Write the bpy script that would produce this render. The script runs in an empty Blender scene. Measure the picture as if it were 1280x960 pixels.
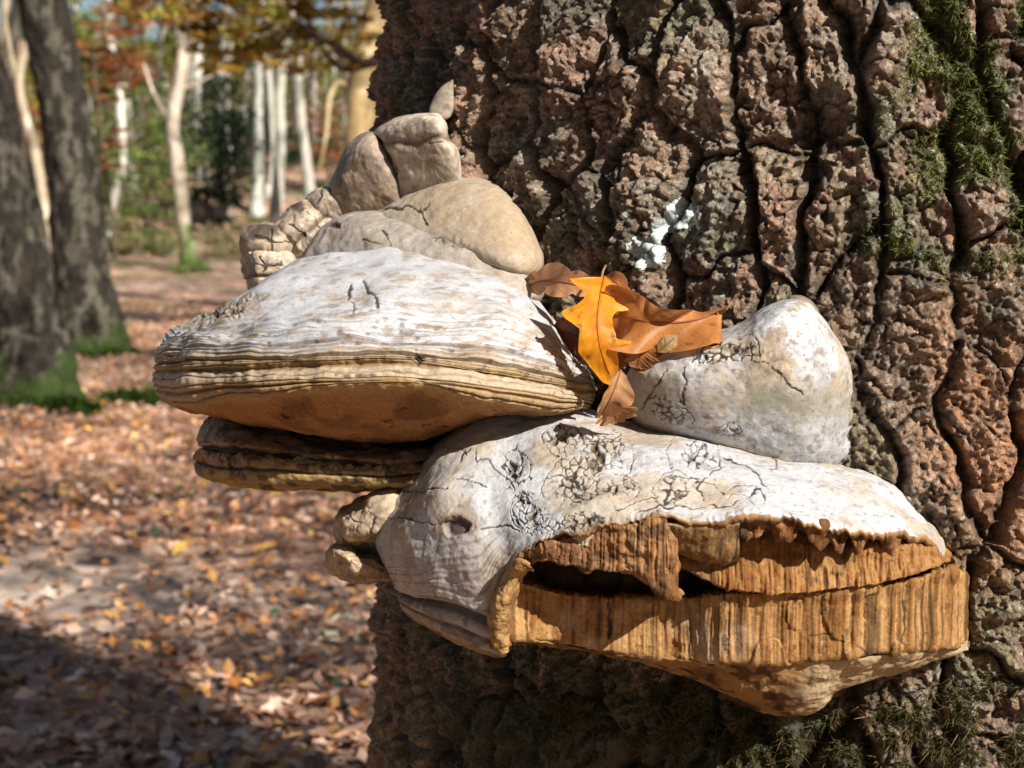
import bpy, math, random
import numpy as np
from mathutils import Vector

random.seed(7)
RNG = np.random.default_rng(7)
SC = bpy.context.scene
COL = SC.collection

# ------------------------------------------------------------------ camera
CAM = np.array([0.0, 0.0, 1.0])
FPX = 2030.0                                   # focal length in photo pixels (1280 wide)
PITCH = math.atan((480 - 270) / FPX)           # horizon sits at row 270
cam_d = bpy.data.cameras.new('camera')
cam = bpy.data.objects.new('camera', cam_d)
COL.objects.link(cam)
cam.location = CAM
cam.rotation_euler = (math.pi / 2 - PITCH, 0, 0)
cam_d.sensor_width = 36.0
cam_d.lens = 36.0 * FPX / 1280.0
cam_d.clip_start = 0.05
cam_d.clip_end = 600.0
cam_d.dof.use_dof = True
cam_d.dof.focus_distance = 1.02
cam_d.dof.aperture_fstop = 12.5
SC.camera = cam

# ------------------------------------------------------------------ light
SUN_AZ, SUN_EL = math.radians(41), math.radians(35)      # azimuth: to the right of straight behind the camera
SUN = np.array([math.cos(SUN_EL) * math.sin(SUN_AZ), -math.cos(SUN_EL) * math.cos(SUN_AZ), math.sin(SUN_EL)])
world = bpy.data.worlds.new('World')
SC.world = world
world.use_nodes = True
wn = world.node_tree
sky = wn.nodes.new('ShaderNodeTexSky')
sky.sky_type = 'NISHITA'
sky.sun_disc = False
sky.sun_elevation = SUN_EL
sky.sun_rotation = math.atan2(SUN[0], SUN[1])
bg = wn.nodes['Background']
wn.links.new(sky.outputs[0], bg.inputs[0])
bg.inputs[1].default_value = 0.05
sun_d = bpy.data.lights.new('sun', 'SUN')
sun_d.energy = 5.0
sun_d.angle = math.radians(0.5)
sun_d.color = (1.0, 0.95, 0.88)
sun = bpy.data.objects.new('sun', sun_d)
COL.objects.link(sun)
sun.rotation_euler = Vector(SUN).to_track_quat('Z', 'Y').to_euler()
sun.location = (6, -8, 12)
vs = SC.view_settings
vs.view_transform = 'Standard'
vs.look = 'None'
vs.exposure = 0.82
vs.gamma = 1.0
vs.use_curve_mapping = False
SC.render.engine = 'CYCLES'
SC.cycles.use_denoising = True
SC.cycles.max_bounces = 4
SC.cycles.diffuse_bounces = 3
SC.cycles.transparent_max_bounces = 4
SC.cycles.caustics_reflective = False
SC.cycles.caustics_refractive = False

# ------------------------------------------------------------------ helpers
cp, sp = math.cos(PITCH), math.sin(PITCH)


def w3(px, py, Y):
    """photo pixel + world depth Y -> world point(s)"""
    px = np.asarray(px, float); py = np.asarray(py, float); Y = np.asarray(Y, float)
    a = (px - 640) / FPX; b = (480 - py) / FPX
    dy = cp + b * sp; dz = -sp + b * cp
    t = Y / dy
    return np.stack([CAM[0] + a * t, CAM[1] + Y, CAM[2] + dz * t], -1)


def proj(P):
    d = P - CAM
    f = d[..., 1] * cp - d[..., 2] * sp
    u = d[..., 1] * sp + d[..., 2] * cp
    return 640 + FPX * d[..., 0] / f, 480 - FPX * u / f


def sst(a, b, x):
    t = np.clip((x - a) / (b - a), 0, 1)
    return t * t * (3 - 2 * t)


def lerp(a, b, t):
    return a + (b - a) * t


def hashf(ix, iy, iz, seed=0):
    h = (ix.astype(np.int64) * 374761393 + iy.astype(np.int64) * 668265263 + iz.astype(np.int64) * 2147483647 + seed * 974634777) & 0xFFFFFFFF
    h = ((h ^ (h >> 13)) * 1274126177) & 0xFFFFFFFF
    h = ((h ^ (h >> 16)) * 2246822519) & 0xFFFFFFFF
    h = h ^ (h >> 15)
    return (h & 0xFFFFFF).astype(np.float64) / float(0xFFFFFF)


NT = (np.random.default_rng(1234).random(64 ** 3) * 2 - 1).astype(np.float32)


def vnoise(P, scale=1.0, seed=0):
    """value noise -1..1 on (...,3) points"""
    ax = []
    for k in range(3):
        q = P[..., k] * scale
        i = np.floor(q); f = (q - i).astype(np.float32)
        f = f * f * f * (f * (f * 6 - 15) + 10)
        i = i.astype(np.int64) + seed * (7, 13, 29)[k]
        sh = (12, 6, 0)[k]
        ax.append((f, (i & 63) << sh, ((i + 1) & 63) << sh))
    (fx, x0, x1), (fy, y0, y1), (fz, z0, z1) = ax
    r = []
    for x in (x0, x1):
        c = []
        for y in (y0, y1):
            xy = x + y
            a = NT[xy + z0]; b = NT[xy + z1]
            c.append(a + (b - a) * fz)
        r.append(c[0] + (c[1] - c[0]) * fy)
    return (r[0] + (r[1] - r[0]) * fx).astype(np.float64)


def fbm(P, scale, octs=4, seed=0, gain=0.5):
    r = 0; a = 1; s = 0
    for k in range(octs):
        r = r + a * vnoise(P, scale * 2 ** k, seed + 17 * k)
        s += a; a *= gain
    return 1.7 * r / s


def voro2(u, v, seed=0, jit=0.9):
    """2D Voronoi: F1, edge distance (F2-F1), cell id, direction (du,dv) between the two nearest points"""
    iu = np.floor(u).astype(np.int64); iv = np.floor(v).astype(np.int64)
    f1 = np.full(u.shape, 1e9); f2 = np.full(u.shape, 1e9)
    c1 = np.zeros(u.shape, np.int64)
    p1u = np.zeros(u.shape); p1v = np.zeros(u.shape); p2u = np.zeros(u.shape); p2v = np.zeros(u.shape)
    zz = np.zeros_like(iu)
    for a in (-1, 0, 1):
        for b in (-1, 0, 1):
            cu, cv = iu + a, iv + b
            qu = cu + 0.5 + jit * (hashf(cu, cv, zz, seed) - 0.5)
            qv = cv + 0.5 + jit * (hashf(cu, cv, zz + 1, seed) - 0.5)
            d = np.hypot(u - qu, v - qv)
            m1 = d < f1
            m2 = (~m1) & (d < f2)
            f2 = np.where(m1, f1, np.where(m2, d, f2))
            p2u = np.where(m1, p1u, np.where(m2, qu, p2u)); p2v = np.where(m1, p1v, np.where(m2, qv, p2v))
            f1 = np.where(m1, d, f1)
            p1u = np.where(m1, qu, p1u); p1v = np.where(m1, qv, p1v)
            c1 = np.where(m1, cu * 100003 + cv, c1)
    return f1, f2 - f1, c1, p2u - p1u, p2v - p1v


def crom(C, n, axis):
    """Catmull-Rom resample of control array along axis to n samples"""
    C = np.moveaxis(np.asarray(C, float), axis, 0)
    k = C.shape[0]
    t = np.linspace(0, k - 1, n)
    i = np.minimum(t.astype(int), k - 2); f = (t - i)
    f = f.reshape((-1,) + (1,) * (C.ndim - 1))
    p0 = np.where((i == 0).reshape(f.shape), 2 * C[0] - C[1], C[np.maximum(i - 1, 0)])
    p1 = C[i]; p2 = C[i + 1]
    p3 = np.where((i + 2 > k - 1).reshape(f.shape), 2 * C[-1] - C[-2], C[np.minimum(i + 2, k - 1)])
    r = 0.5 * ((2 * p1) + (-p0 + p2) * f + (2 * p0 - 5 * p1 + 4 * p2 - p3) * f ** 2 + (-p0 + 3 * p1 - 3 * p2 + p3) * f ** 3)
    return np.moveaxis(r, 0, axis)


def grid_normals(P):
    a = np.gradient(P, axis=0); b = np.gradient(P, axis=1)
    n = np.cross(a, b)
    l = np.linalg.norm(n, axis=-1, keepdims=True)
    return n / np.maximum(l, 1e-12)


def grid_faces(nv, nu, wrap=False):
    i = np.arange(nv - 1)[:, None]; j = np.arange(nu if wrap else nu - 1)[None, :]
    j2 = (j + 1) % nu
    return np.stack([i * nu + j, i * nu + j2, (i + 1) * nu + j2, (i + 1) * nu + j], -1).reshape(-1, 4)


def mesh_from(name, V, F, col=None, normals=None, smooth=True):
    """V (n,3), F (m,3 or 4)"""
    V = np.asarray(V, np.float32); F = np.asarray(F, np.int32)
    me = bpy.data.meshes.new(name)
    k = F.shape[1]
    me.vertices.add(len(V)); me.vertices.foreach_set('co', V.ravel())
    me.loops.add(F.size); me.loops.foreach_set('vertex_index', F.ravel())
    me.polygons.add(len(F))
    me.polygons.foreach_set('loop_start', np.arange(0, F.size, k, dtype=np.int32))
    me.polygons.foreach_set('loop_total', np.full(len(F), k, np.int32))
    me.polygons.foreach_set('use_smooth', np.full(len(F), smooth, bool))
    me.update(calc_edges=True)
    if col is not None:
        at = me.attributes.new('Col', 'FLOAT_COLOR', 'POINT')
        c4 = np.ones((len(V), 4), np.float32); c4[:, :3] = np.clip(col, 0.001, 0.95)
        at.data.foreach_set('color', c4.ravel())
    if normals is not None:
        me.normals_split_custom_set_from_vertices(np.asarray(normals, float).tolist())
    return me


def add(name, me, mat=None, parent=None, kind=None):
    o = bpy.data.objects.new(name, me)
    COL.objects.link(o)
    if mat is not None and me is not None and not me.materials:
        me.materials.append(mat)
    if parent is not None:
        o.parent = parent
    if kind:
        o['kind'] = kind
    return o


def tag(o, label, cat, group=None, kind=None):
    o['label'] = label; o['category'] = cat
    if group: o['group'] = group
    if kind: o['kind'] = kind
    return o


def thing(name, label, cat, loc=(0, 0, 0), group=None):
    o = bpy.data.objects.new(name, None)
    COL.objects.link(o)
    o.empty_display_size = 0.05
    o.location = loc
    return tag(o, label, cat, group)


def sub_mesh(name, V, F, N, C, facemask):
    f = F[facemask]
    idx, inv = np.unique(f, return_inverse=True)
    return mesh_from(name, V[idx], inv.reshape(f.shape), None if C is None else C[idx], None if N is None else N[idx])


def rgb(*c):
    return np.array(c, float)


def mixc(c, d, m):
    return c + (np.asarray(d, float) - c) * m[..., None]


# ------------------------------------------------------------------ materials
def mat_new(name):
    m = bpy.data.materials.new(name); m.use_nodes = True
    return m, m.node_tree, m.node_tree.nodes['Principled BSDF']


def attr_mat(name, rough=0.8, spec=0.25, var=0.25, var_scale=400, bump=0.4, bump_scale=900, bump_dist=0.0006, trans=0.0, gain=1.0, speck=0.0, speck_scale=900):
    """colour from the mesh's Col attribute, broken up by fine procedural noise, with fine relief"""
    m, nt, b = mat_new(name)
    a = nt.nodes.new('ShaderNodeAttribute'); a.attribute_name = 'Col'
    tc = nt.nodes.new('ShaderNodeTexCoord')
    n = nt.nodes.new('ShaderNodeTexNoise'); n.inputs['Scale'].default_value = var_scale; n.inputs['Detail'].default_value = 5; n.inputs['Roughness'].default_value = 0.7
    nt.links.new(tc.outputs['Object'], n.inputs['Vector'])
    mr = nt.nodes.new('ShaderNodeMapRange'); mr.inputs[1].default_value = 0.3; mr.inputs[2].default_value = 0.7
    mr.inputs[3].default_value = gain * (1 - var); mr.inputs[4].default_value = gain * (1 + var * 0.8)
    nt.links.new(n.outputs['Fac'], mr.inputs[0])
    mx = nt.nodes.new('ShaderNodeVectorMath'); mx.operation = 'SCALE'
    nt.links.new(a.outputs['Color'], mx.inputs[0])
    if speck:
        n3 = nt.nodes.new('ShaderNodeTexNoise'); n3.inputs['Scale'].default_value = speck_scale; n3.inputs['Detail'].default_value = 3; n3.inputs['Roughness'].default_value = 0.6
        nt.links.new(tc.outputs['Object'], n3.inputs['Vector'])
        m3 = nt.nodes.new('ShaderNodeMapRange'); m3.inputs[1].default_value = 0.60; m3.inputs[2].default_value = 0.70; m3.inputs[3].default_value = 1.0; m3.inputs[4].default_value = 1 - speck
        nt.links.new(n3.outputs['Fac'], m3.inputs[0])
        mm = nt.nodes.new('ShaderNodeMath'); mm.operation = 'MULTIPLY'
        nt.links.new(mr.outputs[0], mm.inputs[0]); nt.links.new(m3.outputs[0], mm.inputs[1])
        nt.links.new(mm.outputs[0], mx.inputs['Scale'])
    else:
        nt.links.new(mr.outputs[0], mx.inputs['Scale'])
    nt.links.new(mx.outputs[0], b.inputs['Base Color'])
    b.inputs['Roughness'].default_value = rough
    b.inputs['Specular IOR Level'].default_value = spec
    if bump:
        n2 = nt.nodes.new('ShaderNodeTexNoise'); n2.inputs['Scale'].default_value = bump_scale; n2.inputs['Detail'].default_value = 4; n2.inputs['Roughness'].default_value = 0.65
        nt.links.new(tc.outputs['Object'], n2.inputs['Vector'])
        bp = nt.nodes.new('ShaderNodeBump'); bp.inputs['Strength'].default_value = bump; bp.inputs['Distance'].default_value = bump_dist
        nt.links.new(n2.outputs['Fac'], bp.inputs['Height']); nt.links.new(bp.outputs[0], b.inputs['Normal'])
    if trans:
        tr = nt.nodes.new('ShaderNodeBsdfTranslucent'); nt.links.new(mx.outputs[0], tr.inputs[0])
        ms = nt.nodes.new('ShaderNodeMixShader'); ms.inputs[0].default_value = trans
        out = nt.nodes['Material Output']
        nt.links.new(b.outputs[0], ms.inputs[1]); nt.links.new(tr.outputs[0], ms.inputs[2]); nt.links.new(ms.outputs[0], out.inputs[0])
    return m


def ramp_mat(name, stops, scale=5.0, detail=5, rough=0.9, stretch=(1, 1, 1), bump=0.0, bump_dist=0.01, coord='Object', trans=0.0, rand=False):
    """noise -> colour ramp"""
    m, nt, b = mat_new(name)
    tc = nt.nodes.new('ShaderNodeTexCoord')
    mp = nt.nodes.new('ShaderNodeMapping'); mp.inputs['Scale'].default_value = stretch
    nt.links.new(tc.outputs[coord], mp.inputs[0])
    n = nt.nodes.new('ShaderNodeTexNoise'); n.inputs['Scale'].default_value = scale; n.inputs['Detail'].default_value = detail; n.inputs['Roughness'].default_value = 0.65
    nt.links.new(mp.outputs[0], n.inputs['Vector'])
    r = nt.nodes.new('ShaderNodeValToRGB')
    while len(r.color_ramp.elements) < len(stops): r.color_ramp.elements.new(0.5)
    for e, (p, c) in zip(r.color_ramp.elements, stops):
        e.position = p; e.color = (*c, 1)
    nt.links.new(n.outputs['Fac'], r.inputs[0])
    nt.links.new(r.outputs[0], b.inputs['Base Color'])
    b.inputs['Roughness'].default_value = rough
    b.inputs['Specular IOR Level'].default_value = 0.2
    if bump:
        bp = nt.nodes.new('ShaderNodeBump'); bp.inputs['Strength'].default_value = bump; bp.inputs['Distance'].default_value = bump_dist
        nt.links.new(n.outputs['Fac'], bp.inputs['Height']); nt.links.new(bp.outputs[0], b.inputs['Normal'])
    if trans:
        tr = nt.nodes.new('ShaderNodeBsdfTranslucent'); nt.links.new(r.outputs[0], tr.inputs[0])
        ms = nt.nodes.new('ShaderNodeMixShader'); ms.inputs[0].default_value = trans
        out = nt.nodes['Material Output']
        nt.links.new(b.outputs[0], ms.inputs[1]); nt.links.new(tr.outputs[0], ms.inputs[2]); nt.links.new(ms.outputs[0], out.inputs[0])
    return m


M_BARK = attr_mat('oak_bark', rough=0.7, spec=0.4, var=0.55, var_scale=430, bump=1.0, bump_scale=420, bump_dist=0.0042, gain=1.3, speck=.65, speck_scale=560)
M_CAP = attr_mat('fungus_crust', rough=0.62, spec=0.35, var=0.16, var_scale=330, bump=0.45, bump_scale=600, bump_dist=0.0007, gain=.74, speck=.55, speck_scale=700)
M_PORE = attr_mat('fungus_pores', rough=0.95, spec=0.1, var=0.3, var_scale=420, bump=0.5, bump_scale=1100, bump_dist=0.0006, gain=1.0, speck=.5)
M_TUBE = attr_mat('fungus_torn_tubes', rough=0.8, spec=0.25, var=0.32, var_scale=350, bump=0.6, bump_scale=700, bump_dist=0.0011, gain=.85, speck=.5, speck_scale=500)
M_LEAF = attr_mat('autumn_leaf', rough=0.5, spec=0.35, var=0.16, var_scale=150, bump=0.25, bump_scale=300, bump_dist=0.0005, trans=0.45)
M_MOSS = attr_mat('moss', rough=0.8, spec=0.2, var=0.3, var_scale=60, bump=0, trans=0.25)
M_LICHEN = attr_mat('lichen_crust', rough=0.95, spec=0.1, var=0.3, var_scale=300, bump=0.8, bump_scale=500, bump_dist=0.001)
M_CLOUD = attr_mat('tree_foliage', rough=0.6, spec=0.3, var=0.2, var_scale=6, bump=0, trans=0.45)
M_LITTER = attr_mat('leaf_litter', rough=0.45, spec=0.45, var=0.25, var_scale=25, bump=0, trans=0.1)
M_FARBARK = attr_mat('forest_bark', rough=0.85, spec=0.2, var=0.6, var_scale=34, bump=0.8, bump_scale=26, bump_dist=0.03)
M_PALEBARK = attr_mat('pale_bark', rough=0.7, spec=0.25, var=0.3, var_scale=7, bump=0.4, bump_scale=10, bump_dist=0.02)

# ------------------------------------------------------------------ terrain
def terrain(x, y):
    x = np.asarray(x, float); y = np.asarray(y, float)
    z = 0.30 * sst(21, 30, y) - 0.0 * x
    up = np.maximum(0, y - 29)
    z = z + 0.17 * up * sst(0, 10, up)
    z = np.where(y > 85, z - 0.14 * (y - 85), z)
    p = np.stack([x, y, np.zeros_like(x)], -1)
    z = z + 0.05 * vnoise(p, 0.6, 3) * sst(2.5, 6, np.abs(y) + np.abs(x)) + 0.35 * vnoise(p, 0.09, 5) * sst(16, 30, y)
    return z


def build_ground():
    ys = np.concatenate([np.linspace(-60, 1.5, 50), np.linspace(1.6, 14, 160), np.linspace(14.2, 45, 120), np.linspace(46, 260, 70)])
    xs = np.concatenate([np.linspace(-150, -11, 50), np.linspace(-10.5, 5, 190), np.linspace(6, 150, 50)])
    X, Y = np.meshgrid(xs, ys)
    Z = terrain(X, Y)
    V = np.stack([X, Y, Z], -1)
    P3 = V * rgb(1, 1, 0)
    c = np.zeros(V.shape) + rgb(0.33, 0.185, 0.115)
    c = mixc(c, rgb(0.50, 0.29, 0.18), sst(-0.1, 0.5, fbm(P3, 1.6, 4, 11)))
    c = mixc(c, rgb(0.13, 0.075, 0.05), sst(0.05, 0.5, fbm(P3, 2.3, 4, 23)))
    c = mixc(c, rgb(0.36, 0.26, 0.19), sst(0.15, 0.45, fbm(P3, 0.8, 3, 31)) * 0.6)          # bare trodden soil
    c = mixc(c, rgb(0.10, 0.12, 0.03), sst(0.25, 0.5, fbm(P3, 1.1, 4, 41)) * sst(9, 14, Y) * 0.6)
    c = mixc(c, rgb(.40, .31, .24), np.exp(-(((X + .75 + .15 * Y) / 1.0) ** 2 + ((Y - 4.25) / .6) ** 2)) * .9)          # trodden bare patch
    me = mesh_from('ground', V.reshape(-1, 3), grid_faces(len(ys), len(xs)), c.reshape(-1, 3))
    m, nt, b = mat_new('forest_floor')
    a = nt.nodes.new('ShaderNodeAttribute'); a.attribute_name = 'Col'
    tc = nt.nodes.new('ShaderNodeTexCoord')
    vo = nt.nodes.new('ShaderNodeTexVoronoi'); vo.inputs['Scale'].default_value = 11; vo.inputs['Randomness'].default_value = 1
    nt.links.new(tc.outputs['Object'], vo.inputs['Vector'])
    hs = nt.nodes.new('ShaderNodeSeparateColor'); nt.links.new(vo.outputs['Color'], hs.inputs[0])
    mr = nt.nodes.new('ShaderNodeMapRange'); mr.inputs[3].default_value = 0.35; mr.inputs[4].default_value = 1.7
    nt.links.new(hs.outputs[0], mr.inputs[0])
    mx = nt.nodes.new('ShaderNodeVectorMath'); mx.operation = 'SCALE'
    nt.links.new(a.outputs['Color'], mx.inputs[0]); nt.links.new(mr.outputs[0], mx.inputs['Scale'])
    nt.links.new(mx.outputs[0], b.inputs['Base Color'])
    bp = nt.nodes.new('ShaderNodeBump'); bp.inputs['Strength'].default_value = 0.7; bp.inputs['Distance'].default_value = 0.03
    nt.links.new(hs.outputs[1], bp.inputs['Height']); nt.links.new(bp.outputs[0], b.inputs['Normal'])
    b.inputs['Roughness'].default_value = 0.7
    add('ground', me, m, kind='structure')


build_ground()


# ------------------------------------------------------------------ forest builders
def tube(pts, rads, seg=16, n=None, rough=0.0, seed=0, closed_top=True):
    pts = np.asarray(pts, float); rads = np.asarray(rads, float)
    n = n or len(pts) * 6
    P = crom(pts, n, 0); R = crom(rads[:, None], n, 0)[:, 0]
    T = np.gradient(P, axis=0); T /= np.linalg.norm(T, axis=1, keepdims=True)
    ref = np.array([0.0, 1, 0]) if abs(T[:, 1]).mean() < 0.8 else np.array([1.0, 0, 0])
    A = np.cross(T, ref); A /= np.linalg.norm(A, axis=1, keepdims=True)
    B = np.cross(T, A)
    th = np.linspace(0, 2 * math.pi, seg, endpoint=False)
    ring = np.cos(th)[None, :, None] * A[:, None] + np.sin(th)[None, :, None] * B[:, None]
    V = P[:, None] + ring * R[:, None, None]
    if rough:
        h = fbm(V * rgb(1, 1, 0.35), 1.2 / max(R.mean(), .01), 3, seed)
        V = V + ring * (rough * R[:, None] * h)[..., None]
    V = V.reshape(-1, 3)
    F = grid_faces(n, seg, True)
    return V, F


def join(parts):
    Vs, Fs, off = [], [], 0
    for V, F in parts:
        Vs.append(V); Fs.append(F + off); off += len(V)
    return np.concatenate(Vs), np.concatenate(Fs)


def leaf_quads(C, N, size, aspect=0.55, rng=RNG):
    """rhombic leaves, folded slightly along the midrib: C centres (n,3), N normals"""
    n = len(C)
    N = N / np.linalg.norm(N, axis=1, keepdims=True)
    r = rng.normal(size=(n, 3)); A = np.cross(N, r); A /= np.linalg.norm(A, axis=1, keepdims=True)
    B = np.cross(N, A)
    s = (size * rng.uniform(0.65, 1.25, n))[:, None] if np.isscalar(size) else size[:, None]
    k = rng.uniform(-0.25, 0.25, n)[:, None]
    V = np.stack([C - A * s * .5, C + B * s * aspect * .5 - A * s * .05 + N * s * k, C + A * s * .5 + N * s * k * .5, C - B * s * aspect * .5 - A * s * .05 + N * s * k], 1).reshape(-1, 3)
    F = np.arange(4 * n).reshape(n, 4)
    return V, F


def cloud(blobs, n, size, cols, flat=0.5, seed=1, keep_clear=None, clump=None):
    """leaves filling a set of ellipsoids [(centre, radii)], gathered in clumps"""
    rng = np.random.default_rng(seed)
    cl = clump or max(12, n // 45)
    ctr = np.array([b[0] for b in blobs], float); rad = np.array([np.broadcast_to(b[1], 3) for b in blobs], float)
    vol = rad.prod(1); pick = rng.choice(len(blobs), cl, p=vol / vol.sum())
    d = rng.normal(size=(cl, 3)); d /= np.linalg.norm(d, axis=1, keepdims=True)
    cc = ctr[pick] + d * (rng.uniform(0, 1, cl) ** (1 / 2.2))[:, None] * rad[pick]
    cr = rad[pick].mean(1) * rng.uniform(0.12, 0.34, cl)
    own = rng.integers(0, cl, n)
    C = cc[own] + rng.normal(size=(n, 3)) * 0.6 * cr[own][:, None] * rgb(1.15, 1.15, flat)
    shade = rng.integers(0, len(cols), cl)
    cols = np.array(cols, float)
    col = cols[np.where(rng.random(n) < 0.7, shade[own], rng.integers(0, len(cols), n))] * rng.uniform(0.7, 1.3, n)[:, None]
    N = rng.normal(size=(n, 3)) * rgb(0.7, 0.7, 0.5) + rgb(0, 0, 0.8)
    if keep_clear is not None:
        ok = keep_clear(C)
        C, N, col = C[ok], N[ok], col[ok]
    V, F = leaf_quads(C, N, size, rng=rng)
    return V, F, np.repeat(col, 4, 0)


def bark_cols(V, base, pale, moss, z0, mossh, seed, f=3.0):
    c = np.zeros(V.shape) + rgb(*base)
    Q = V * rgb(1, 1, 0.45)
    c = mixc(c, rgb(*pale), sst(0.02, 0.4, fbm(Q, f, 4, seed)))
    c = mixc(c, rgb(*base) * 0.55, sst(0.1, 0.45, fbm(Q, f * 1.7, 4, seed + 9)))
    if mossh > 0:
        h = (V[:, 2] - z0) / mossh + 0.8 * fbm(V, 4.0, 3, seed + 5)
        c = mixc(c, rgb(*moss), sst(1.0, 0.3, h))
    return c


def px_path(pts, d, zbase=None):
    """photo points (px, py) at distance d -> 3D path (top to bottom or bottom to top as given)"""
    return np.array([w3(px, py, d + (p[0] if p else 0)) for px, py, *p in pts])


def forest_tree(name, label, cat, pts, d, r, base, pale, limbs=(), crown=None, moss=(0.035, 0.055, 0.012), mossh=0.0, flare=1.6, seg=14, group=None, mat=None, seed=1, rough=0.12, f=3.0, top=6.0):
    """pts: photo points of the axis from the foot upward; the foot is dropped to the terrain, the top carried on to 'top' metres"""
    P = px_path(pts, d)
    zb = float(terrain(P[0][0], d))
    foot = P[0].copy(); foot[2] = zb - 0.15
    P = np.vstack([foot, P[0] + (0, 0, 0) if P[0][2] > zb + 0.3 else (P[0] * rgb(1, 1, 0) + rgb(0, 0, zb + 0.3)), P[1:]])
    dirv = P[-1] - P[-2]; dirv /= np.linalg.norm(dirv)
    if P[-1][2] < top + zb:
        P = np.vstack([P, P[-1] + dirv * (top + zb - P[-1][2]) * 0.5, P[-1] + dirv * (top + zb - P[-1][2])])
    k = len(P)
    zz = (P[:, 2] - zb) / (top)
    R = r * (1 - 0.45 * np.clip(zz, 0, 1)); R[0] = r * flare; R[1] = r * (1 + (flare - 1) * 0.25)
    V, F = tube(P, R, seg, n=max(40, 10 * k) if seg < 60 else 260, rough=rough, seed=seed)
    if seg >= 60:
        ax = V.reshape(260, seg, 3); rad = ax - ax.mean(1, keepdims=True); rad /= np.linalg.norm(rad, axis=-1, keepdims=True)
        V = (ax + rad * (.010 * fbm(ax * rgb(1, 1, .4), 26, 4, seed + 2))[..., None]).reshape(-1, 3)
    t = thing(name, label, cat, tuple(foot + rgb(0, 0, 0.15)), group)
    off = foot + rgb(0, 0, 0.15)
    c = bark_cols(V, base, pale, moss, zb, mossh, seed, f)
    add('trunk', mesh_from('trunk', V - off, F, c), mat or M_FARBARK, t)
    for lp, lr in limbs:
        Q = px_path(lp, d)
        V, F = tube(Q, np.linspace(lr, lr * 0.3, len(Q)), 8, rough=0.1, seed=seed)
        c = bark_cols(V, base, pale, moss, zb, 0, seed, f)
        add('limb', mesh_from('limb', V - off, F, c), mat or M_FARBARK, t)
    if crown:
        V, F, c = cloud(**crown)
        add('crown', mesh_from('crown', V - off, F, c, smooth=False), M_CLOUD, t)
    return t


GOLD = [(0.36, 0.20, 0.035), (0.28, 0.14, 0.025), (0.42, 0.27, 0.05), (0.19, 0.10, 0.02), (0.27, 0.22, 0.05), (0.22, 0.19, 0.05)]
RUST = [(0.46, 0.17, 0.06), (0.36, 0.12, 0.04), (0.52, 0.24, 0.10), (0.28, 0.10, 0.04)]
GREEN = [(0.13, 0.20, 0.04), (0.09, 0.14, 0.03), (0.21, 0.27, 0.06), (0.28, 0.29, 0.08)]
DARKG = [(0.015, 0.035, 0.018), (0.02, 0.045, 0.02), (0.03, 0.06, 0.02), (0.012, 0.025, 0.015)]
STRAW = [(0.36, 0.28, 0.14), (0.42, 0.33, 0.17), (0.28, 0.21, 0.10)]
OLIVE = [(0.26, 0.23, 0.11), (0.33, 0.28, 0.15), (0.19, 0.19, 0.08), (0.40, 0.33, 0.19)]
DKBARK = ((0.030, 0.024, 0.017), (0.095, 0.085, 0.062))
PALE = ((0.42, 0.40, 0.33), (0.62, 0.60, 0.52))
GREYB = ((0.22, 0.19, 0.16), (0.38, 0.35, 0.30))

# two nearer dark trees on the left
forest_tree('oak_tree', 'dark leaning oak trunk with grey lichen, standing in front of its twin', 'tree', [(42, 512), (36, 430), (16, 300), (-8, 190), (-30, 90), (-48, 0)], 8.6, 0.175, *DKBARK, mossh=0.24, flare=1.75, seg=100, group=None, seed=3, f=17.0, rough=0.10, top=7)
forest_tree('oak_tree', 'thicker dark oak trunk with mottled bark and mossy foot, behind the leaning one', 'tree', [(112, 440), (102, 330), (90, 200), (72, 90), (52, 0)], 12.0, 0.205, *DKBARK, mossh=0.26, flare=1.8, seg=100, seed=8, f=15.0, rough=0.10, top=7)

# pale slender trunks behind
forest_tree('beech_sapling', 'slim pale wavy trunk just behind the mottled dark oak', 'tree', [(138, 345), (136, 270), (152, 205), (148, 110), (134, 30), (126, -20)], 28, 0.085, *PALE, mat=M_PALEBARK, seed=11, top=7)
forest_tree('beech_sapling', 'pale forked trunk with moss climbing up from its green foot', 'tree', [(236, 362), (230, 280), (220, 190), (216, 150), (226, 90), (236, 30)], 24, 0.115, *((0.44, 0.36, 0.27), (0.60, 0.52, 0.42)), mat=M_PALEBARK, moss=(0.13, 0.17, 0.045), mossh=1.2, seed=12, top=7,
            limbs=[([(215, 152), (203, 138), (190, 112), (180, 80)], 0.05), ([(226, 112), (245, 104), (266, 94)], 0.035)])
forest_tree('beech_sapling', 'dim brown-grey trunk in front of the dark holly', 'tree', [(280, 285), (279, 200), (276, 110), (282, 20)], 36, 0.12, *GREYB, mat=M_PALEBARK, seed=13, top=8)
forest_tree('beech_sapling', 'straight grey trunk next to the twin white ones', 'tree', [(322, 285), (323, 200), (322, 100), (318, 0)], 36, 0.13, *((0.34, 0.34, 0.29), (0.50, 0.50, 0.44)), mat=M_PALEBARK, seed=14, top=8)
forest_tree('beech_sapling', 'brightest white trunk of the slender stand, rising straight', 'tree', [(344, 285), (350, 180), (350, 110), (364, 20)], 34, 0.135, *PALE, mat=M_PALEBARK, seed=15, top=8)
forest_tree('beech_sapling', 'short thin whitish stem at the foot of the bright white trunk', 'tree', [(337, 290), (338, 240), (342, 190), (338, 120), (330, 30)], 37, 0.09, *PALE, mat=M_PALEBARK, seed=16, top=7)
forest_tree('beech_sapling', 'curving white trunk bending towards the fungi', 'tree', [(392, 285), (385, 220), (376, 150), (372, 90), (376, 10)], 33, 0.12, *PALE, mat=M_PALEBARK, seed=17, top=8)
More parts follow.
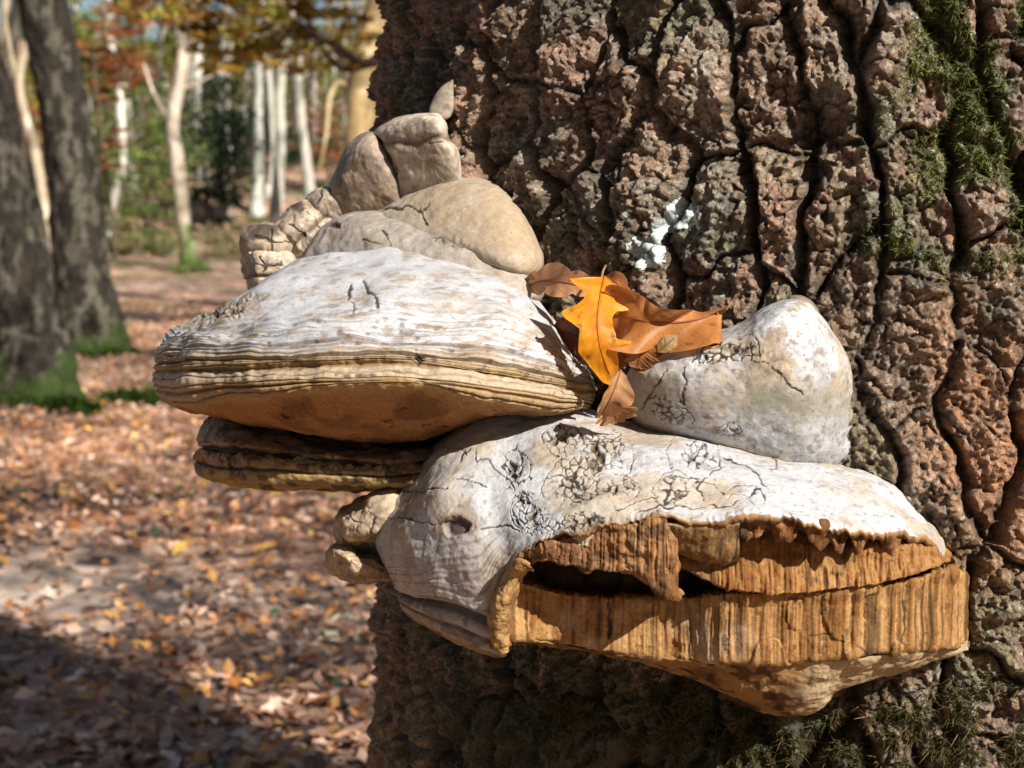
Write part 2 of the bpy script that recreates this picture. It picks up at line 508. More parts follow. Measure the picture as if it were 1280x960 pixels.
forest_tree('beech_sapling', 'thin grey trunk beyond the curving white one', 'tree', [(402, 285), (392, 170), (391, 80), (388, 10)], 42, 0.12, *GREYB, mat=M_PALEBARK, seed=18, top=8)
forest_tree('beech_tree', 'thick sunlit yellow-barked trunk half hidden behind the great oak', 'tree', [(446, 320), (448, 240), (449, 160), (454, 90), (470, 20)], 30, 0.30, *((0.40, 0.28, 0.13), (0.58, 0.45, 0.25)), mat=M_PALEBARK, seed=19, top=8, limbs=[([(440, 112), (424, 104), (412, 122), (408, 165), (400, 210)], 0.07)])
forest_tree('beech_sapling', 'slender pale stem between the two dark oaks', 'tree', [(68, 350), (58, 280), (44, 190), (24, 110), (34, 50), (44, 0)], 25, 0.085, *((0.40, 0.33, 0.22), (0.58, 0.50, 0.38)), mat=M_PALEBARK, seed=20, top=7, limbs=[([(24, 110), (12, 60), (4, 0)], 0.05)])
forest_tree('beech_sapling', 'pale-barked tree beyond the leaning oak', 'tree', [(4, 345), (6, 250), (2, 120), (8, 0)], 26, 0.10, *((0.40, 0.33, 0.22), (0.58, 0.50, 0.38)), mat=M_PALEBARK, seed=21, top=7)


# far hillside wood: each tree a trunk and a golden or green crown
def far_trees():
    rng = np.random.default_rng(5)
    k = 0
    for i in range(68):
        y = rng.uniform(38, 78); px = rng.uniform(-120, 560) if i < 52 else rng.uniform(560, 1500)
        x = (px - 640) / FPX * y
        zb = float(terrain(x, y)); h = rng.uniform(7, 12); r = rng.uniform(0.07, 0.17)
        P = np.array([[x, y, zb - .2], [x + rng.normal() * .15, y, zb + 2], [x + rng.normal() * .4, y, zb + 5], [x + rng.normal() * .6, y, zb + h]])
        V, F = tube(P, [r * 1.4, r, r * .8, r * .3], 8, n=24, rough=.1, seed=i)
        pal = [PALE, GREYB, PALE, GREYB, DKBARK][i % 5]
        look = ['pale-barked tree with golden crown', 'grey-barked tree with olive crown', 'pale-barked tree with rusty crown', 'grey-barked tree with straw-coloured crown', 'dark-barked tree with green crown'][i % 5]
        off = rgb(x, y, zb)
        t = thing('beech_tree', look + ' in the far hillside wood', 'tree', tuple(off), look + 's of the far hillside wood')
        add('trunk', mesh_from('trunk', V - off, F, bark_cols(V, *pal, (0, 0, 0), zb, 0, i)), M_PALEBARK, t)
        V, F, c = cloud([((x, y, zb + h * .78), (1.9, 1.7, h * .26)), ((x + rng.normal(), y, zb + h * .5), (1.4, 1.3, 1.2))], 900, 0.19, [GOLD, OLIVE, RUST, STRAW, GREEN][i % 5], seed=100 + i)
        add('crown', mesh_from('crown', V - off, F, c, smooth=False), M_CLOUD, t)


far_trees()


def shrub(name, label, cat, px, py, d, rad, n, size, cols, seed, flat=.5, group=None, extra=(), stems=5):
    c0 = w3(px, py, d)
    zb = float(terrain(c0[0], d)); off = rgb(c0[0], d, zb)
    t = thing(name, label, cat, tuple(off), group)
    blobs = [(c0, rad)] + [(w3(*e[:3]), e[3]) for e in extra]
    V, F, c = cloud(blobs, n, size, cols, flat=flat, seed=seed)
    low = V.reshape(-1, 4, 3)[:, :, 2].min(1) < terrain(V[::4, 0], V[::4, 1]) + 0.02
    V = V.reshape(-1, 4, 3)[~low].reshape(-1, 3); c = c.reshape(-1, 4, 3)[~low].reshape(-1, 3); F = np.arange(len(V)).reshape(-1, 4)
    add('foliage', mesh_from('foliage', V - off, F, c, smooth=False), M_CLOUD, t)
    rng = np.random.default_rng(seed)
    for k in range(stems):
        b = blobs[k % len(blobs)]; tgt = np.asarray(b[0]) + rng.normal(size=3) * .4 * np.asarray(b[1])
        s = off + rgb(rng.normal() * .15, rng.normal() * .1, -0.1)
        Vt, Ft = tube([s, (s + tgt) / 2 + rng.normal(size=3) * .12, tgt], [0.035, .025, .012], 6, n=10)
        add('stem', mesh_from('stem', Vt - off, Ft, np.zeros(Vt.shape) + rgb(0.12, .09, .06)), M_FARBARK, t)
    return t


shrub('holly_bush', 'dark evergreen holly behind the forked pale trunk', 'bush', 262, 175, 35, (1.1, .8, 1.5), 4200, .12, DARKG, 31, extra=[(262, 250, 35, (.9, .7, .9))])
shrub('holly_bush', 'darkest holly mass behind the dim brown-grey trunk', 'bush', 305, 150, 40, (1.3, .9, 2.0), 4200, .13, DARKG, 32, extra=[(300, 240, 40, (1.0, .7, 1.0))])
shrub('holly_bush', 'low dark holly beside the curving white trunk', 'bush', 400, 215, 41, (1.0, .8, 1.3), 2600, .13, DARKG, 33)
shrub('hazel_bush', 'bright green hazel behind the wavy pale trunk', 'bush', 185, 200, 31, (1.15, .8, 1.5), 5200, .10, GREEN, 34, extra=[(175, 120, 31, (.6, .6, .9)), (130, 250, 31, (.7, .6, .8))])
shrub('hazel_bush', 'yellow-green bush right of the mottled oak at its top', 'bush', 112, 95, 27, (.6, .6, 1.2), 3000, .09, GREEN, 35, extra=[(118, 215, 27, (.45, .6, .8))])
shrub('beech_shrub', 'rust-leaved young beech with flat leafy tiers behind the mottled oak', 'bush', 140, 60, 26, (.75, .6, .9), 2600, .085, RUST, 36, flat=.16, extra=[(125, 190, 26, (.6, .5, .6))], stems=4)
shrub('beech_shrub', 'rusty young beech showing between the two dark oaks', 'bush', 45, 170, 27, (.6, .6, 1.6), 2600, .085, RUST + GOLD, 37, flat=.2)
shrub('bramble_clump', 'pale straw bramble thicket below the slender white trunks', 'bush', 330, 300, 32, (1.7, .9, .42), 3600, .09, OLIVE, 38, extra=[(270, 308, 31, (1.0, .7, .4)), (420, 290, 33, (1.1, .7, .5))])
shrub('bramble_clump', 'yellow-green bramble tangle between wavy and forked trunks', 'bush', 175, 318, 27, (.75, .6, .42), 2400, .08, OLIVE + GREEN, 39, extra=[(150, 290, 27, (.5, .5, .4))])
shrub('ivy_clump', 'fresh green ivy wrapped round the forked trunk foot', 'bush', 238, 335, 23.6, (.22, .2, .42), 1300, .07, [(0.15, .22, .04), (.10, .16, .03), (.22, .27, .06)], 40, extra=[(242, 355, 23.4, (.38, .3, .14))], stems=2)
shrub('beech_shrub', 'rust-tinted low beech beyond the straw bramble thicket', 'bush', 415, 165, 37, (.8, .6, .9), 1800, .1, RUST + OLIVE, 41, flat=.3)
shrub('hazel_bush', 'olive thinning hazel between the holly and white trunks', 'bush', 330, 215, 43, (1.5, .8, 1.3), 2600, .12, OLIVE, 42)


LIME = [(0.34, 0.36, 0.07), (0.44, 0.42, 0.09), (0.24, 0.29, 0.05), (0.50, 0.40, 0.08), (0.18, 0.24, 0.05)]
for px, py, d, rad, lab, sd in [(165, 60, 44, (1.5, 1.2, 1.6), 'lime-green maple behind the wavy pale trunk', 61), (255, 70, 47, (1.6, 1.2, 1.4), 'yellow-green maple rising behind the forked trunk', 62), (345, 95, 50, (1.7, 1.2, 1.6), 'yellow-green maple behind the slender white trunks', 63), (425, 100, 46, (1.4, 1.2, 1.7), 'lime maple close to the sunlit yellow-barked trunk', 64), (70, 90, 40, (1.3, 1.2, 1.9), 'yellow-green maple seen between the two dark oaks', 65), (215, 250, 42, (1.9, 1.0, .9), 'low lime-green maple scrub behind the ivy-footed trunk', 66)]:
    shrub('maple_tree', lab, 'tree', px, py, d, rad, 3000, .14, LIME, sd, stems=4)
rngp = np.random.default_rng(15)
for k, px in enumerate((292, 305, 334, 358, 404, 418, 430, 196, 168, 252)):
    d = 40 + 2.2 * k % 13
    forest_tree('beech_sapling', 'thin pale stem far back in the slender white stand', 'tree', [(px, 282), (px + rngp.normal() * 5, 180), (px + rngp.normal() * 8, 90), (px + rngp.normal() * 12, 0)], d, .075, *PALE, mat=M_PALEBARK, seed=70 + k, top=9, group='thin pale stems far back in the wood')

# low golden boughs in the top of the picture: a beech whose trunk stands hidden behind the great oak
def bough_tree():
    d = 13.0
    off = rgb(1.2, d, float(terrain(1.2, d)))
    t = thing('beech_tree', 'golden-leaved beech spreading low boughs from behind the great oak', 'tree', tuple(off))
    V, F = tube([off - rgb(0, 0, .2), off + rgb(0, 0, 1.5), off + rgb(-.1, 0, 4), off + rgb(.1, 0, 9)], [.30, .22, .19, .1], 16, n=30, rough=.08)
    add('trunk', mesh_from('trunk', V - off, F, bark_cols(V, *GREYB, (0, 0, 0), 0, 0, 4)), M_PALEBARK, t)
    limbs = [[(640, -60), (560, 10), (470, 78), (400, 45), (330, 10), (240, -8), (150, -30)],
             [(640, -120), (520, -60), (420, -25), (300, -30), (180, -70)],
             [(500, 60), (440, 85), (410, 70), (380, 20)]]
    for lp in limbs:
        Q = np.array([w3(px, py, d + .2 * math.sin(px)) for px, py in lp])
        V, F = tube(Q, np.linspace(.05, .012, len(Q)), 8)
        add('limb', mesh_from('limb', V - off, F, np.zeros(V.shape) + rgb(.08, .06, .04)), M_FARBARK, t)
    bl = []
    for px, py, rx, rz in [(210, 20, .42, .2), (285, 40, .42, .22), (350, 62, .4, .2), (300, 88, .3, .12), (430, 30, .42, .24), (250, 0, .5, .2), (380, 5, .5, .22), (330, 30, .4, .2), (440, 75, .25, .12), (180, -30, .7, .3), (320, -40, .8, .3), (470, -30, .7, .3)]:
        bl.append((w3(px, py, d), (rx, .6, rz)))
    V, F, c = cloud(bl, 12000, .06, GOLD + LIME[:2] + [(0.50, .30, .04), (.56, .38, .06)], flat=.35, seed=77, clump=160)
    add('crown', mesh_from('crown', V - off, F, c, smooth=False), M_CLOUD, t)


bough_tree()


# trees beside and behind the camera whose crowns dapple the ground
def clear_ray(C):
    """the gap in the crowns through which the sun reaches the fungi"""
    ok = np.ones(len(C), bool)
    for q, rr in ((rgb(0.05, 1.05, 0.95), 0.55),):
        d = C - q; t = d @ SUN
        ok &= np.linalg.norm(d - t[:, None] * SUN, axis=1) > rr
    return ok


def shade_tree(label, x, y, h, r, blobs, n, size, seed, cols):
    zb = float(terrain(x, y)); off = rgb(x, y, zb)
    t = thing('oak_tree', label, 'tree', tuple(off))
    V, F = tube([off - rgb(0, 0, .2), off + rgb(.05, 0, 2), off + rgb(-.1, .1, h * .6), off + rgb(.1, 0, h)], [r * 1.6, r, r * .8, r * .3], 14, n=30, rough=.1, seed=seed)
    add('trunk', mesh_from('trunk', V - off, F, bark_cols(V, *DKBARK, (0, 0, 0), 0, 0, seed)), M_FARBARK, t)
    V, F, c = cloud(blobs, n, size, cols, seed=seed, keep_clear=clear_ray, clump=n // 60)
    add('crown', mesh_from('crown', V - off, F, c, smooth=False), M_CLOUD, t)


shade_tree('spreading oak standing well to the right of the great oak', 6.5, 1.0, 10, .25, [((5.8, -2.0, 7.2), (2.6, 2.6, 1.6)), ((5.4, 1.5, 7.6), (2.6, 2.4, 1.6))], 4200, .13, 201, GOLD)
shade_tree('tall oak on the right, further into the wood', 7.5, 7.5, 12, .28, [((6.6, 6.0, 8.6), (2.8, 2.8, 1.8)), ((5.0, 9.0, 8.0), (2.6, 2.6, 1.6))], 3200, .14, 202, GOLD)
shade_tree('oak in the deeper wood to the right of the path', 7.0, 14.5, 12, .28, [((6.5, 13, 9), (3, 3, 2)), ((4.5, 17, 9), (3, 3, 2))], 4500, .16, 203, GOLD)


for k, (x, y, lab) in enumerate([(-5.5, -5.5, 'unseen bushy oak far behind the photographer, to the left'), (-1.2, -8.5, 'unseen broad oak standing straight behind the photographer'), (1.8, -7.6, 'unseen low-branched oak behind the photographer, to the right'), (13.0, -8.0, 'unseen tall oak deep in the wood where the sun stands'), (11.0, -2.0, 'unseen dense oak on the sunny right-hand edge of the wood'), (-9.5, 1.0, 'unseen oak at the left edge of the clearing'), (4.2, -12.5, 'unseen oak at the far back of the wood behind the photographer')]):
    shade_tree(lab, x, y, 11, .24, [((x, y, 7.5), (3.4, 3.2, 2.4)), ((x + .6, y - .4, 4.2), (2.6, 2.4, 1.8)), ((x - .5, y + .3, 2.0), (1.8, 1.6, 1.0))], 6500, .24, 220 + k, GOLD if k % 2 else OLIVE)  # unseen oaks added to hold back skylight and deepen the shadows

# ------------------------------------------------------------------ leaf litter
LEAFCOL = np.array([(0.50, .27, .16), (.42, .21, .12), (.32, .16, .09), (.60, .38, .26), (.24, .13, .08), (.16, .09, .06), (.66, .46, .34), (.52, .24, .08), (.55, .30, .08), (.48, .31, .21)])


TR, TD, TA = 0.45, 1.50, math.radians(12.6)
TX, TY = TD * math.sin(TA), TD * math.cos(TA)


def leaf_litter():
    rng = np.random.default_rng(9)
    n = 80000
    y = 1.6 + 17 * rng.random(n) ** 1.4
    x = rng.uniform(-1, 1, n) * (1.3 + .30 * y) - 0.16 * y - .2
    ok = (x < 2.5) & ((x - TX) ** 2 + (y - TY) ** 2 > .3)
    pth = np.exp(-(((x + .75 + .15 * y) / .9) ** 2 + ((y - 4.25) / .5) ** 2))
    ok &= rng.random(n) > .85 * pth
    x, y = x[ok], y[ok]; n = len(x)
    z = terrain(x, y) + rng.uniform(.006, .03, n)
    N = rng.normal(size=(n, 3)) * .42 + rgb(0, 0, 1)
    C = np.stack([x, y, z], -1)
    pidx = rng.integers(0, len(LEAFCOL), n)
    patch = fbm(C * rgb(1, 1, 0), 1.3, 3, 77)
    col = LEAFCOL[pidx] * 1.2 * rng.uniform(.7, 1.25, n)[:, None] * (1 + .35 * patch)[:, None]
    V, F = leaf_quads(C, N, rng.uniform(.024, .055, n), .6, rng)
    me = mesh_from('leaf_litter', V, F, np.repeat(col, 4, 0), smooth=False)
    o = add('leaf_litter', me, M_LITTER)
    tag(o, 'thick brown and orange leaf litter covering the forest floor', 'leaf litter', kind='stuff')
    # the largest leaves in view, one by one
    outl = []
    for k in range(4):
        t = np.linspace(0, 1, 9)
        w = .30 * np.sin(np.pi * t ** .8) * (1 + .35 * np.sin(t * 22 + k))
        w[0] = .02; w[-1] = .02
        side = np.stack([t - .5, w, .10 * np.sin(3 * t + k) + .2 * w], -1); side2 = np.stack([t - .5, -w, .10 * np.sin(3 * t + k) + .16 * w], -1)
        mid = np.stack([t - .5, 0 * t, .10 * np.sin(3 * t + k)], -1)
        V = np.concatenate([side, mid, side2]); F = grid_faces(3, 9)
        outl.append((V, F))
    kinds = [('brown dry oak leaf lying on the forest floor litter', (.34, .20, .13)), ('orange oak leaf lying on the forest floor litter', (.52, .25, .09)), ('yellow fallen leaf lying on the forest floor litter', (.58, .36, .08)), ('pale tan curled leaf lying on the forest floor litter', (.58, .43, .33)), ('green fallen leaf lying on the forest floor litter', (.07, .16, .06))]
    names = ['brown', 'orange', 'yellow', 'tan', 'green']
    meshes = {}
    for i, (lb, c) in enumerate(kinds):
        for k, (V, F) in enumerate(outl):
            me = mesh_from('fallen_leaf', V, F, np.zeros(V.shape) + rgb(*c)); me.materials.append(M_LITTER)
            meshes[i, k] = me
    for j in range(240):
        yy = 2.75 + 3.6 * rng.random() ** 1.3
        lo = -.33 * yy; hi = min(-.085 * yy, -.0)
        xx = rng.uniform(lo, hi)
        if rng.random() < .85 * math.exp(-(((xx + .75 + .15 * yy) / .9) ** 2 + ((yy - 4.25) / .5) ** 2)): yy += .9
        i = rng.choice(5, p=[.46, .22, .04, .25, .03])
        o = bpy.data.objects.new('fallen_leaf', meshes[i, rng.integers(4)])
        COL.objects.link(o)
        s = rng.uniform(.038, .062)
        o.scale = (s, s, s)
        o.location = (xx, yy, float(terrain(xx, yy)) + .022)
        o.rotation_euler = (rng.normal() * .3, rng.normal() * .3, rng.uniform(0, 6.28))
        tag(o, kinds[i][0], 'leaf', names[i] + ' leaves fallen on the forest floor')


leaf_litter()


# ------------------------------------------------------------------ moss strands
def strands(base, nrm, length, rng, col, width=.0011, droop=.6, spread=.75):
    """curved 3-segment strands (tapering strips)"""
    n = len(base)
    d = nrm + rng.normal(size=(n, 3)) * spread; d /= np.linalg.norm(d, axis=1, keepdims=True)
    side = np.cross(d, rng.normal(size=(n, 3))); side /= np.linalg.norm(side, axis=1, keepdims=True)
    L = length * rng.uniform(.4, 1.25, n); W = width * rng.uniform(.6, 1.4, n)
    bend = rng.normal(size=(n, 3)) * spread * .8 + rgb(0, 0, -droop)
    rows = []
    for k, (t, w) in enumerate(((0, .8), (.4, 1.0), (.75, .7), (1, .1))):
        p = base + d * (L * t)[:, None] + bend * (L * t * t * .6)[:, None]
        rows.append(p - side * (W * w)[:, None]); rows.append(p + side * (W * w)[:, None])
    V = np.stack(rows, 1).reshape(-1, 3)
    f = np.array([[0, 1, 3, 2], [2, 3, 5, 4], [4, 5, 7, 6]])
    F = (np.arange(n)[:, None, None] * 8 + f[None]).reshape(-1, 4)
    return V, F, np.repeat(col, 8, 0)


def moss_mound(label, pxs, d, w, h, n, seed):
    rng = np.random.default_rng(seed)
    c = w3(*pxs, d); x0 = c[0]
    u = rng.uniform(-1, 1, n); v = rng.uniform(-1, 1, n); k = np.sqrt(np.clip(1 - u * u - v * v, 0, 1))
    ok = u * u + v * v < 1
    u, v, k = u[ok], v[ok], k[ok]
    X = x0 + u * w; Yy = d + v * w * .5
    B = np.stack([X, Yy, terrain(X, Yy) + k * h * (1 + .5 * vnoise(np.stack([X, Yy, 0 * X], -1), 9, seed)) - .01], -1)
    N = np.stack([u * .6, v * .6, 0 * u + 1], -1)
    col = np.array([(.045, .08, .012), (.065, .105, .016), (.03, .055, .01)])[rng.integers(0, 3, len(B))] * rng.uniform(.7, 1.2, len(B))[:, None]
    V, F, cc = strands(B, N, .045, rng, col, .007, .2)
    off = rgb(x0, d, float(terrain(x0, d)))
    # solid cushion under the strands
    g = np.linspace(-1, 1, 24); U, W2 = np.meshgrid(g, g); kk = np.sqrt(np.clip(1 - U * U - W2 * W2, 0, 1))
    CX = x0 + U * w; CY = d + W2 * w * .5; CZ = terrain(CX, CY) + kk * h * .95 - .02
    V2 = np.stack([CX, CY, CZ], -1).reshape(-1, 3); F2 = grid_faces(24, 24)
    Vj, Fj = join([(V, F), (V2, F2)])
    o = add('moss_cushion', mesh_from('moss_cushion', Vj - off, Fj, np.concatenate([cc, np.zeros(V2.shape) + rgb(.05, .09, .012)])), M_MOSS)
    o.location = off
    tag(o, label, 'moss', kind='stuff')


moss_mound('round green moss cushion before the foot of the leaning oak', (92, 528), 8.15, .13, .05, 1000, 1)
moss_mound('long low moss-covered root reaching out from the leaning oak', (190, 500), 8.7, .30, .05, 2200, 2)
moss_mound('moss skirt around the foot of the mottled thicker oak', (128, 445), 11.6, .26, .04, 1800, 3)
moss_mound('moss mat against the base of the leaning oak', (52, 512), 8.35, .24, .05, 1200, 4)


# ------------------------------------------------------------------ the great oak
TDIR = math.atan2(-TX, -TY)                    # azimuth of the trunk face that looks at the camera


def trunk_xy(th, r):
    a = TDIR - th                              # th grows to the right as seen from the camera
    return TX + r * np.sin(a), TY + r * np.cos(a)


def trunk_depth(px, py, bulge=0.0):
    """depth Y where the ray of a photo pixel meets the trunk cylinder"""
    d = w3(px, py, 1.0) - CAM
    R = TR + bulge
    a = d[..., 0] ** 2 + d[..., 1] ** 2
    b = -2 * (d[..., 0] * TX + d[..., 1] * TY)
    c = TX ** 2 + TY ** 2 - R * R
    disc = np.maximum(b * b - 4 * a * c, 0)
    return (-b - np.sqrt(disc)) / (2 * a) * d[..., 1]


def trunk_height(s, z):
    """bark relief in metres over (arc length s, height z); also plate ids, furrow mask"""
    P = np.stack([s, z, np.zeros_like(s)], -1)
    w1 = fbm(P, 16, 3, 101); w2 = fbm(P, 16, 3, 202); w3_ = vnoise(P, 60, 303); w4 = vnoise(P, 60, 404)
    su = s + .0065 * w1 + .0028 * w3_; zv = z + .014 * w2 + .005 * w4
    U, W = su / .050, zv / .080
    U = U + .22 * np.sin(W * 1.3 + np.floor(U)) * 0
    f1, e, cid, du, dv = voro2(U, W, 5, .78)
    vert = sst(.25, .8, np.abs(du) / (np.hypot(du, dv) + 1e-6))       # 1: edge runs up the trunk
    furrow_w = lerp(.10, .24, vert)
    k = 1 - sst(0.0, 1.0, np.clip(e / furrow_w, 0, 1))
    depth = lerp(.0065, .017, vert) * (0.75 + .5 * vnoise(P, 12, 55))
    rid = hashf(cid, cid // 7, cid * 0, 9)
    top = (rid - .5) * .009 + .006 * fbm(P, 22, 3, 66) + .0025 * (1 - np.clip(f1 / .7, 0, 1) ** 2)
    # layers of old bark with broken edges
    lay = 2.2 * fbm(P * rgb(1, .6, 1), 30, 4, 90) + .8 * vnoise(P, 150, 91)
    fr = lay - np.floor(lay)
    top = top + .0034 * (np.floor(lay) + sst(.0, .16, fr))
    top = top + (hashf(cid, cid * 0, cid * 0 + 3, 4) - .5) * .010 * dv * 0
    # smaller crust pieces and crumbs
    g1, ge, gid, gu, gv = voro2((s + .004 * w3_) / .0135, (z + .004 * w4) / .0115, 21, .9)
    crack2 = (1 - sst(.03, .22, ge)) * sst(-.15, .35, vnoise(P, 45, 77))
    h2, he, hid, _, _ = voro2(s / .0042 + w3_, z / .0040 + w4, 31, .95)
    crumb = (1 - np.clip(h2, 0, 1) ** 2)
    big = sst(.5, .8, hashf(hid, hid * 0, hid * 0, 3))
    h = top - depth * k - .0026 * crack2 + .0016 * (hashf(gid, gid * 0, gid * 0, 8) - .5) * 2 * sst(.05, .3, ge)
    h = h + (.0011 + .0009 * big) * crumb * (1 - .5 * k) + .0034 * fbm(P, 110, 4, 88) + .0012 * vnoise(P, 420, 89)
    return h, cid, e / furrow_w, k, rid, crack2


def build_trunk():
    zc = 1.0
    zlo, zhi = zc - .365, zc + .20
    zs = np.concatenate([[-0.25], np.linspace(-.1, zlo - .17, 40), np.linspace(zlo - .165, zlo - .002, 50), np.linspace(zlo, zhi, 560), np.linspace(zhi + .003, zhi + .17, 50), np.linspace(zhi + .18, 2.2, 50), np.linspace(2.3, 7, 30)])
    D = math.radians
    th = np.concatenate([np.linspace(D(-180), D(-101), 40), np.linspace(D(-100), D(-81), 60), np.linspace(D(-80.8), D(16), 690), np.linspace(D(16.3), D(40), 70), np.linspace(D(41), D(177), 60)])
    TH, Z = np.meshgrid(th, zs)
    S = TH * TR
    h, cid, er, k, rid, crack2 = trunk_height(S, Z)
    flare = .16 * np.exp(-np.maximum(Z, 0) / .22)
    taper = -.012 * np.maximum(Z - 1.2, 0)
    low = .03 * vnoise(np.stack([np.cos(TH), np.sin(TH), Z * .5], -1), 1.6, 12) * sst(0, 1, np.abs(Z - 1.0) * 2)
    X, Y = trunk_xy(TH, TR + h - .019 + flare + taper + low)
    V = np.stack([X, Y, Z], -1)
    N = grid_normals(V)
    P = np.stack([S, Z, 0 * S], -1)
    px, py = proj(V)
    # colour: brown-grey plates, reddish patches, green algae and grey lichen
    c = np.zeros(V.shape) + rgb(.175, .118, .078)
    c = mixc(c, rgb(.235, .158, .105), sst(.35, .8, rid))
    c = mixc(c, rgb(.12, .098, .07), sst(.0, .5, fbm(P, 30, 4, 301)))
    c = mixc(c, rgb(.24, .14, .095), sst(.2, .6, fbm(P, 19, 3, 311)) * .7)
    c = mixc(c, rgb(.22, .205, .16), sst(.35, .9, fbm(P, 26, 4, 321)) * .6)
    c = mixc(c, rgb(.10, .11, .05), sst(.3, .8, fbm(P, 14, 3, 331)) * .5)
    # rusty, freshly crumbled bark low on the right
    rust = sst(-.06, .02, S - .06 + .02 * fbm(P, 20, 3, 12)) * sst(.04, -.03, Z - .925 + .03 * fbm(P, 25, 3, 13)) * sst(.74, .80, Z)
    c = mixc(c, rgb(.30, .145, .07), rust * .85)
    gm = fbm(P, 30, 3, 61)
    c = mixc(c, rgb(.085, .10, .03), sst(1090, 1220, px + 50 * gm) * sst(420, 280, py + 50 * gm) * sst(-.2, .5, gm + .2) * .75)
    spk = vnoise(P, 520, 41)
    c = c * (1 + .32 * spk + .28 * vnoise(P, 210, 42))[..., None]
    c = mixc(c, rgb(.38, .34, .28), sst(.45, .75, vnoise(P, 420, 43)) * .6)
    c = mixc(c, rgb(.06, .045, .035), sst(.5, .8, vnoise(P, 480, 44)) * .6)
    c = mixc(c, rgb(.030, .034, .012), sst(800, 870, py + 35 * fbm(P, 40, 3, 63)) * .85 * sst(480, 580, px + 40 * gm) * sst(1250, 950, px + 60 * gm))  # dark moss tone, deepened to paint in the shade below the fungi
    c = mixc(c, rgb(.045, .035, .026), k * .8)
    c = mixc(c, rgb(.05, .04, .03), crack2 * .7)
    F = grid_faces(len(zs), len(th), True)
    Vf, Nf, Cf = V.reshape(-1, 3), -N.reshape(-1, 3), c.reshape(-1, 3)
    # outward normals
    out = Vf - rgb(TX, TY, 0); out[:, 2] = 0
    if (Nf * out).sum() < 0:
        Nf = -Nf
    tn = np.cross(Vf[F[5000, 1]] - Vf[F[5000, 0]], Vf[F[5000, 2]] - Vf[F[5000, 0]])
    if tn @ out[F[5000, 0]] < 0:
        F = F[:, ::-1].copy()
    t = thing('oak_tree', 'great rough-barked oak trunk bearing the pale bracket fungi', 'tree', (TX, TY, 0))
    off = rgb(TX, TY, 0)
    erf, cf = er.reshape(-1), cid.reshape(-1)
    inwin = ((TH > D(-80)) & (TH < D(20)) & (Z > zlo - .02) & (Z < zhi + .02)).reshape(-1)
    fc = cf[F]
    plate = (fc == fc[:, :1]).all(1) & (erf[F] > .55).all(1) & inwin[F].all(1)
    lab = np.where(plate, fc[:, 0], -10 ** 12)
    ids, cnt = np.unique(lab[plate], return_counts=True)
    ids = ids[cnt > 250]
    plate &= np.isin(lab, ids)
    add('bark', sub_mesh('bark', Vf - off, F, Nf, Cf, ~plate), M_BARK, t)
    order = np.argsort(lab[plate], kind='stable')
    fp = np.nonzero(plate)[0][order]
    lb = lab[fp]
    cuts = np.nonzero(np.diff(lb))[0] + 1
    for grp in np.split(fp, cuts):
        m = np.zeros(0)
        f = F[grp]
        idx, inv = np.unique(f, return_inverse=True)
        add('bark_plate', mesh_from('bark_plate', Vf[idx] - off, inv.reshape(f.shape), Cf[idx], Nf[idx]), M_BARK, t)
    # crown and limbs high above the picture
    for q in ([(TX, TY, 5.5), (TX - 1.2, TY + .6, 7.2), (TX - 2.4, TY + 1.6, 8.6)], [(TX, TY, 5.9), (TX + 1.2, TY - .3, 7.6), (TX + 2, TY + .5, 9.2)], [(TX, TY, 6.6), (TX + .1, TY + .3, 8.2), (TX - .2, TY + .4, 10)]):
        Vt, Ft = tube(np.array(q), [.22, .14, .05], 12, rough=.1)
        add('limb', mesh_from('limb', Vt - off, Ft, np.zeros(Vt.shape) + rgb(.12, .09, .065)), M_FARBARK, t)
    Vc, Fc, cc = cloud([((TX - 1.8, TY + 1.2, 8.6), (2.2, 2.0, 1.4)), ((TX + 1.2, TY + .8, 9.4), (2.2, 2, 1.4))], 6000, .13, GOLD, seed=301, keep_clear=clear_ray)
    add('crown', mesh_from('crown', Vc - off, Fc, cc, smooth=False), M_CLOUD, t)
    # white lichen crust: lies on the bark, following its relief
    m = np.zeros(px.shape)
    for a, b, rx, ry in ((806, 312, 25, 26), (855, 270, 27, 21), (783, 272, 7, 7), (826, 285, 14, 12)):
        m = np.maximum(m, 1.25 - np.hypot((px - a) / rx, (py - b) / ry))
    m = np.where(m > .05, m + .32 * fbm(P, 95, 3, 51), -1)
    m[np.abs(TH) > D(85)] = -1
    mf = m.reshape(-1) > .32
    fm = mf[F].all(1)
    L = Vf + Nf * (.0006 + .0004 * np.clip(m.reshape(-1) - .3, 0, .6) + .0005 * vnoise(Vf, 600, 8))[:, None]
    lc = mixc(np.zeros(L.shape) + rgb(.50, .54, .53), rgb(.22, .26, .22), sst(.1, .7, fbm(Vf, 260, 4, 4)))
    o = add('lichen_patch', sub_mesh('lichen_patch', L - off, F, Nf, lc, fm), M_LICHEN)
    o.location = off
    tag(o, 'pale bluish-white lichen crust on the oak bark above the orange leaves', 'lichen')

    # moss in the furrows and on the shaded foot
    def moss(label, mask, n, length, seed, cols):
        rng = np.random.default_rng(seed)
        w = mask.reshape(-1).clip(0, 1); w = np.where(inwin, w, 0)
        pick = rng.choice(len(w), n, p=w / w.sum())
        B = Vf[pick] - Nf[pick] * .001; nr = Nf[pick]
        cl = np.array(cols)[rng.integers(0, len(cols), n)] * rng.uniform(.6, 1.35, n)[:, None]
        V2, F2, C2 = strands(B, nr + rgb(0, 0, .2), length, rng, cl, .00042, .5, 1.3)
        o = add('moss', mesh_from('moss', V2 - off, F2, C2), M_MOSS)
        o.location = off
        tag(o, label, 'moss', kind='stuff')
    g = fbm(P, 30, 3, 61)
    MC = [(.085, .11, .018), (.06, .08, .014), (.13, .14, .025), (.045, .06, .012)]
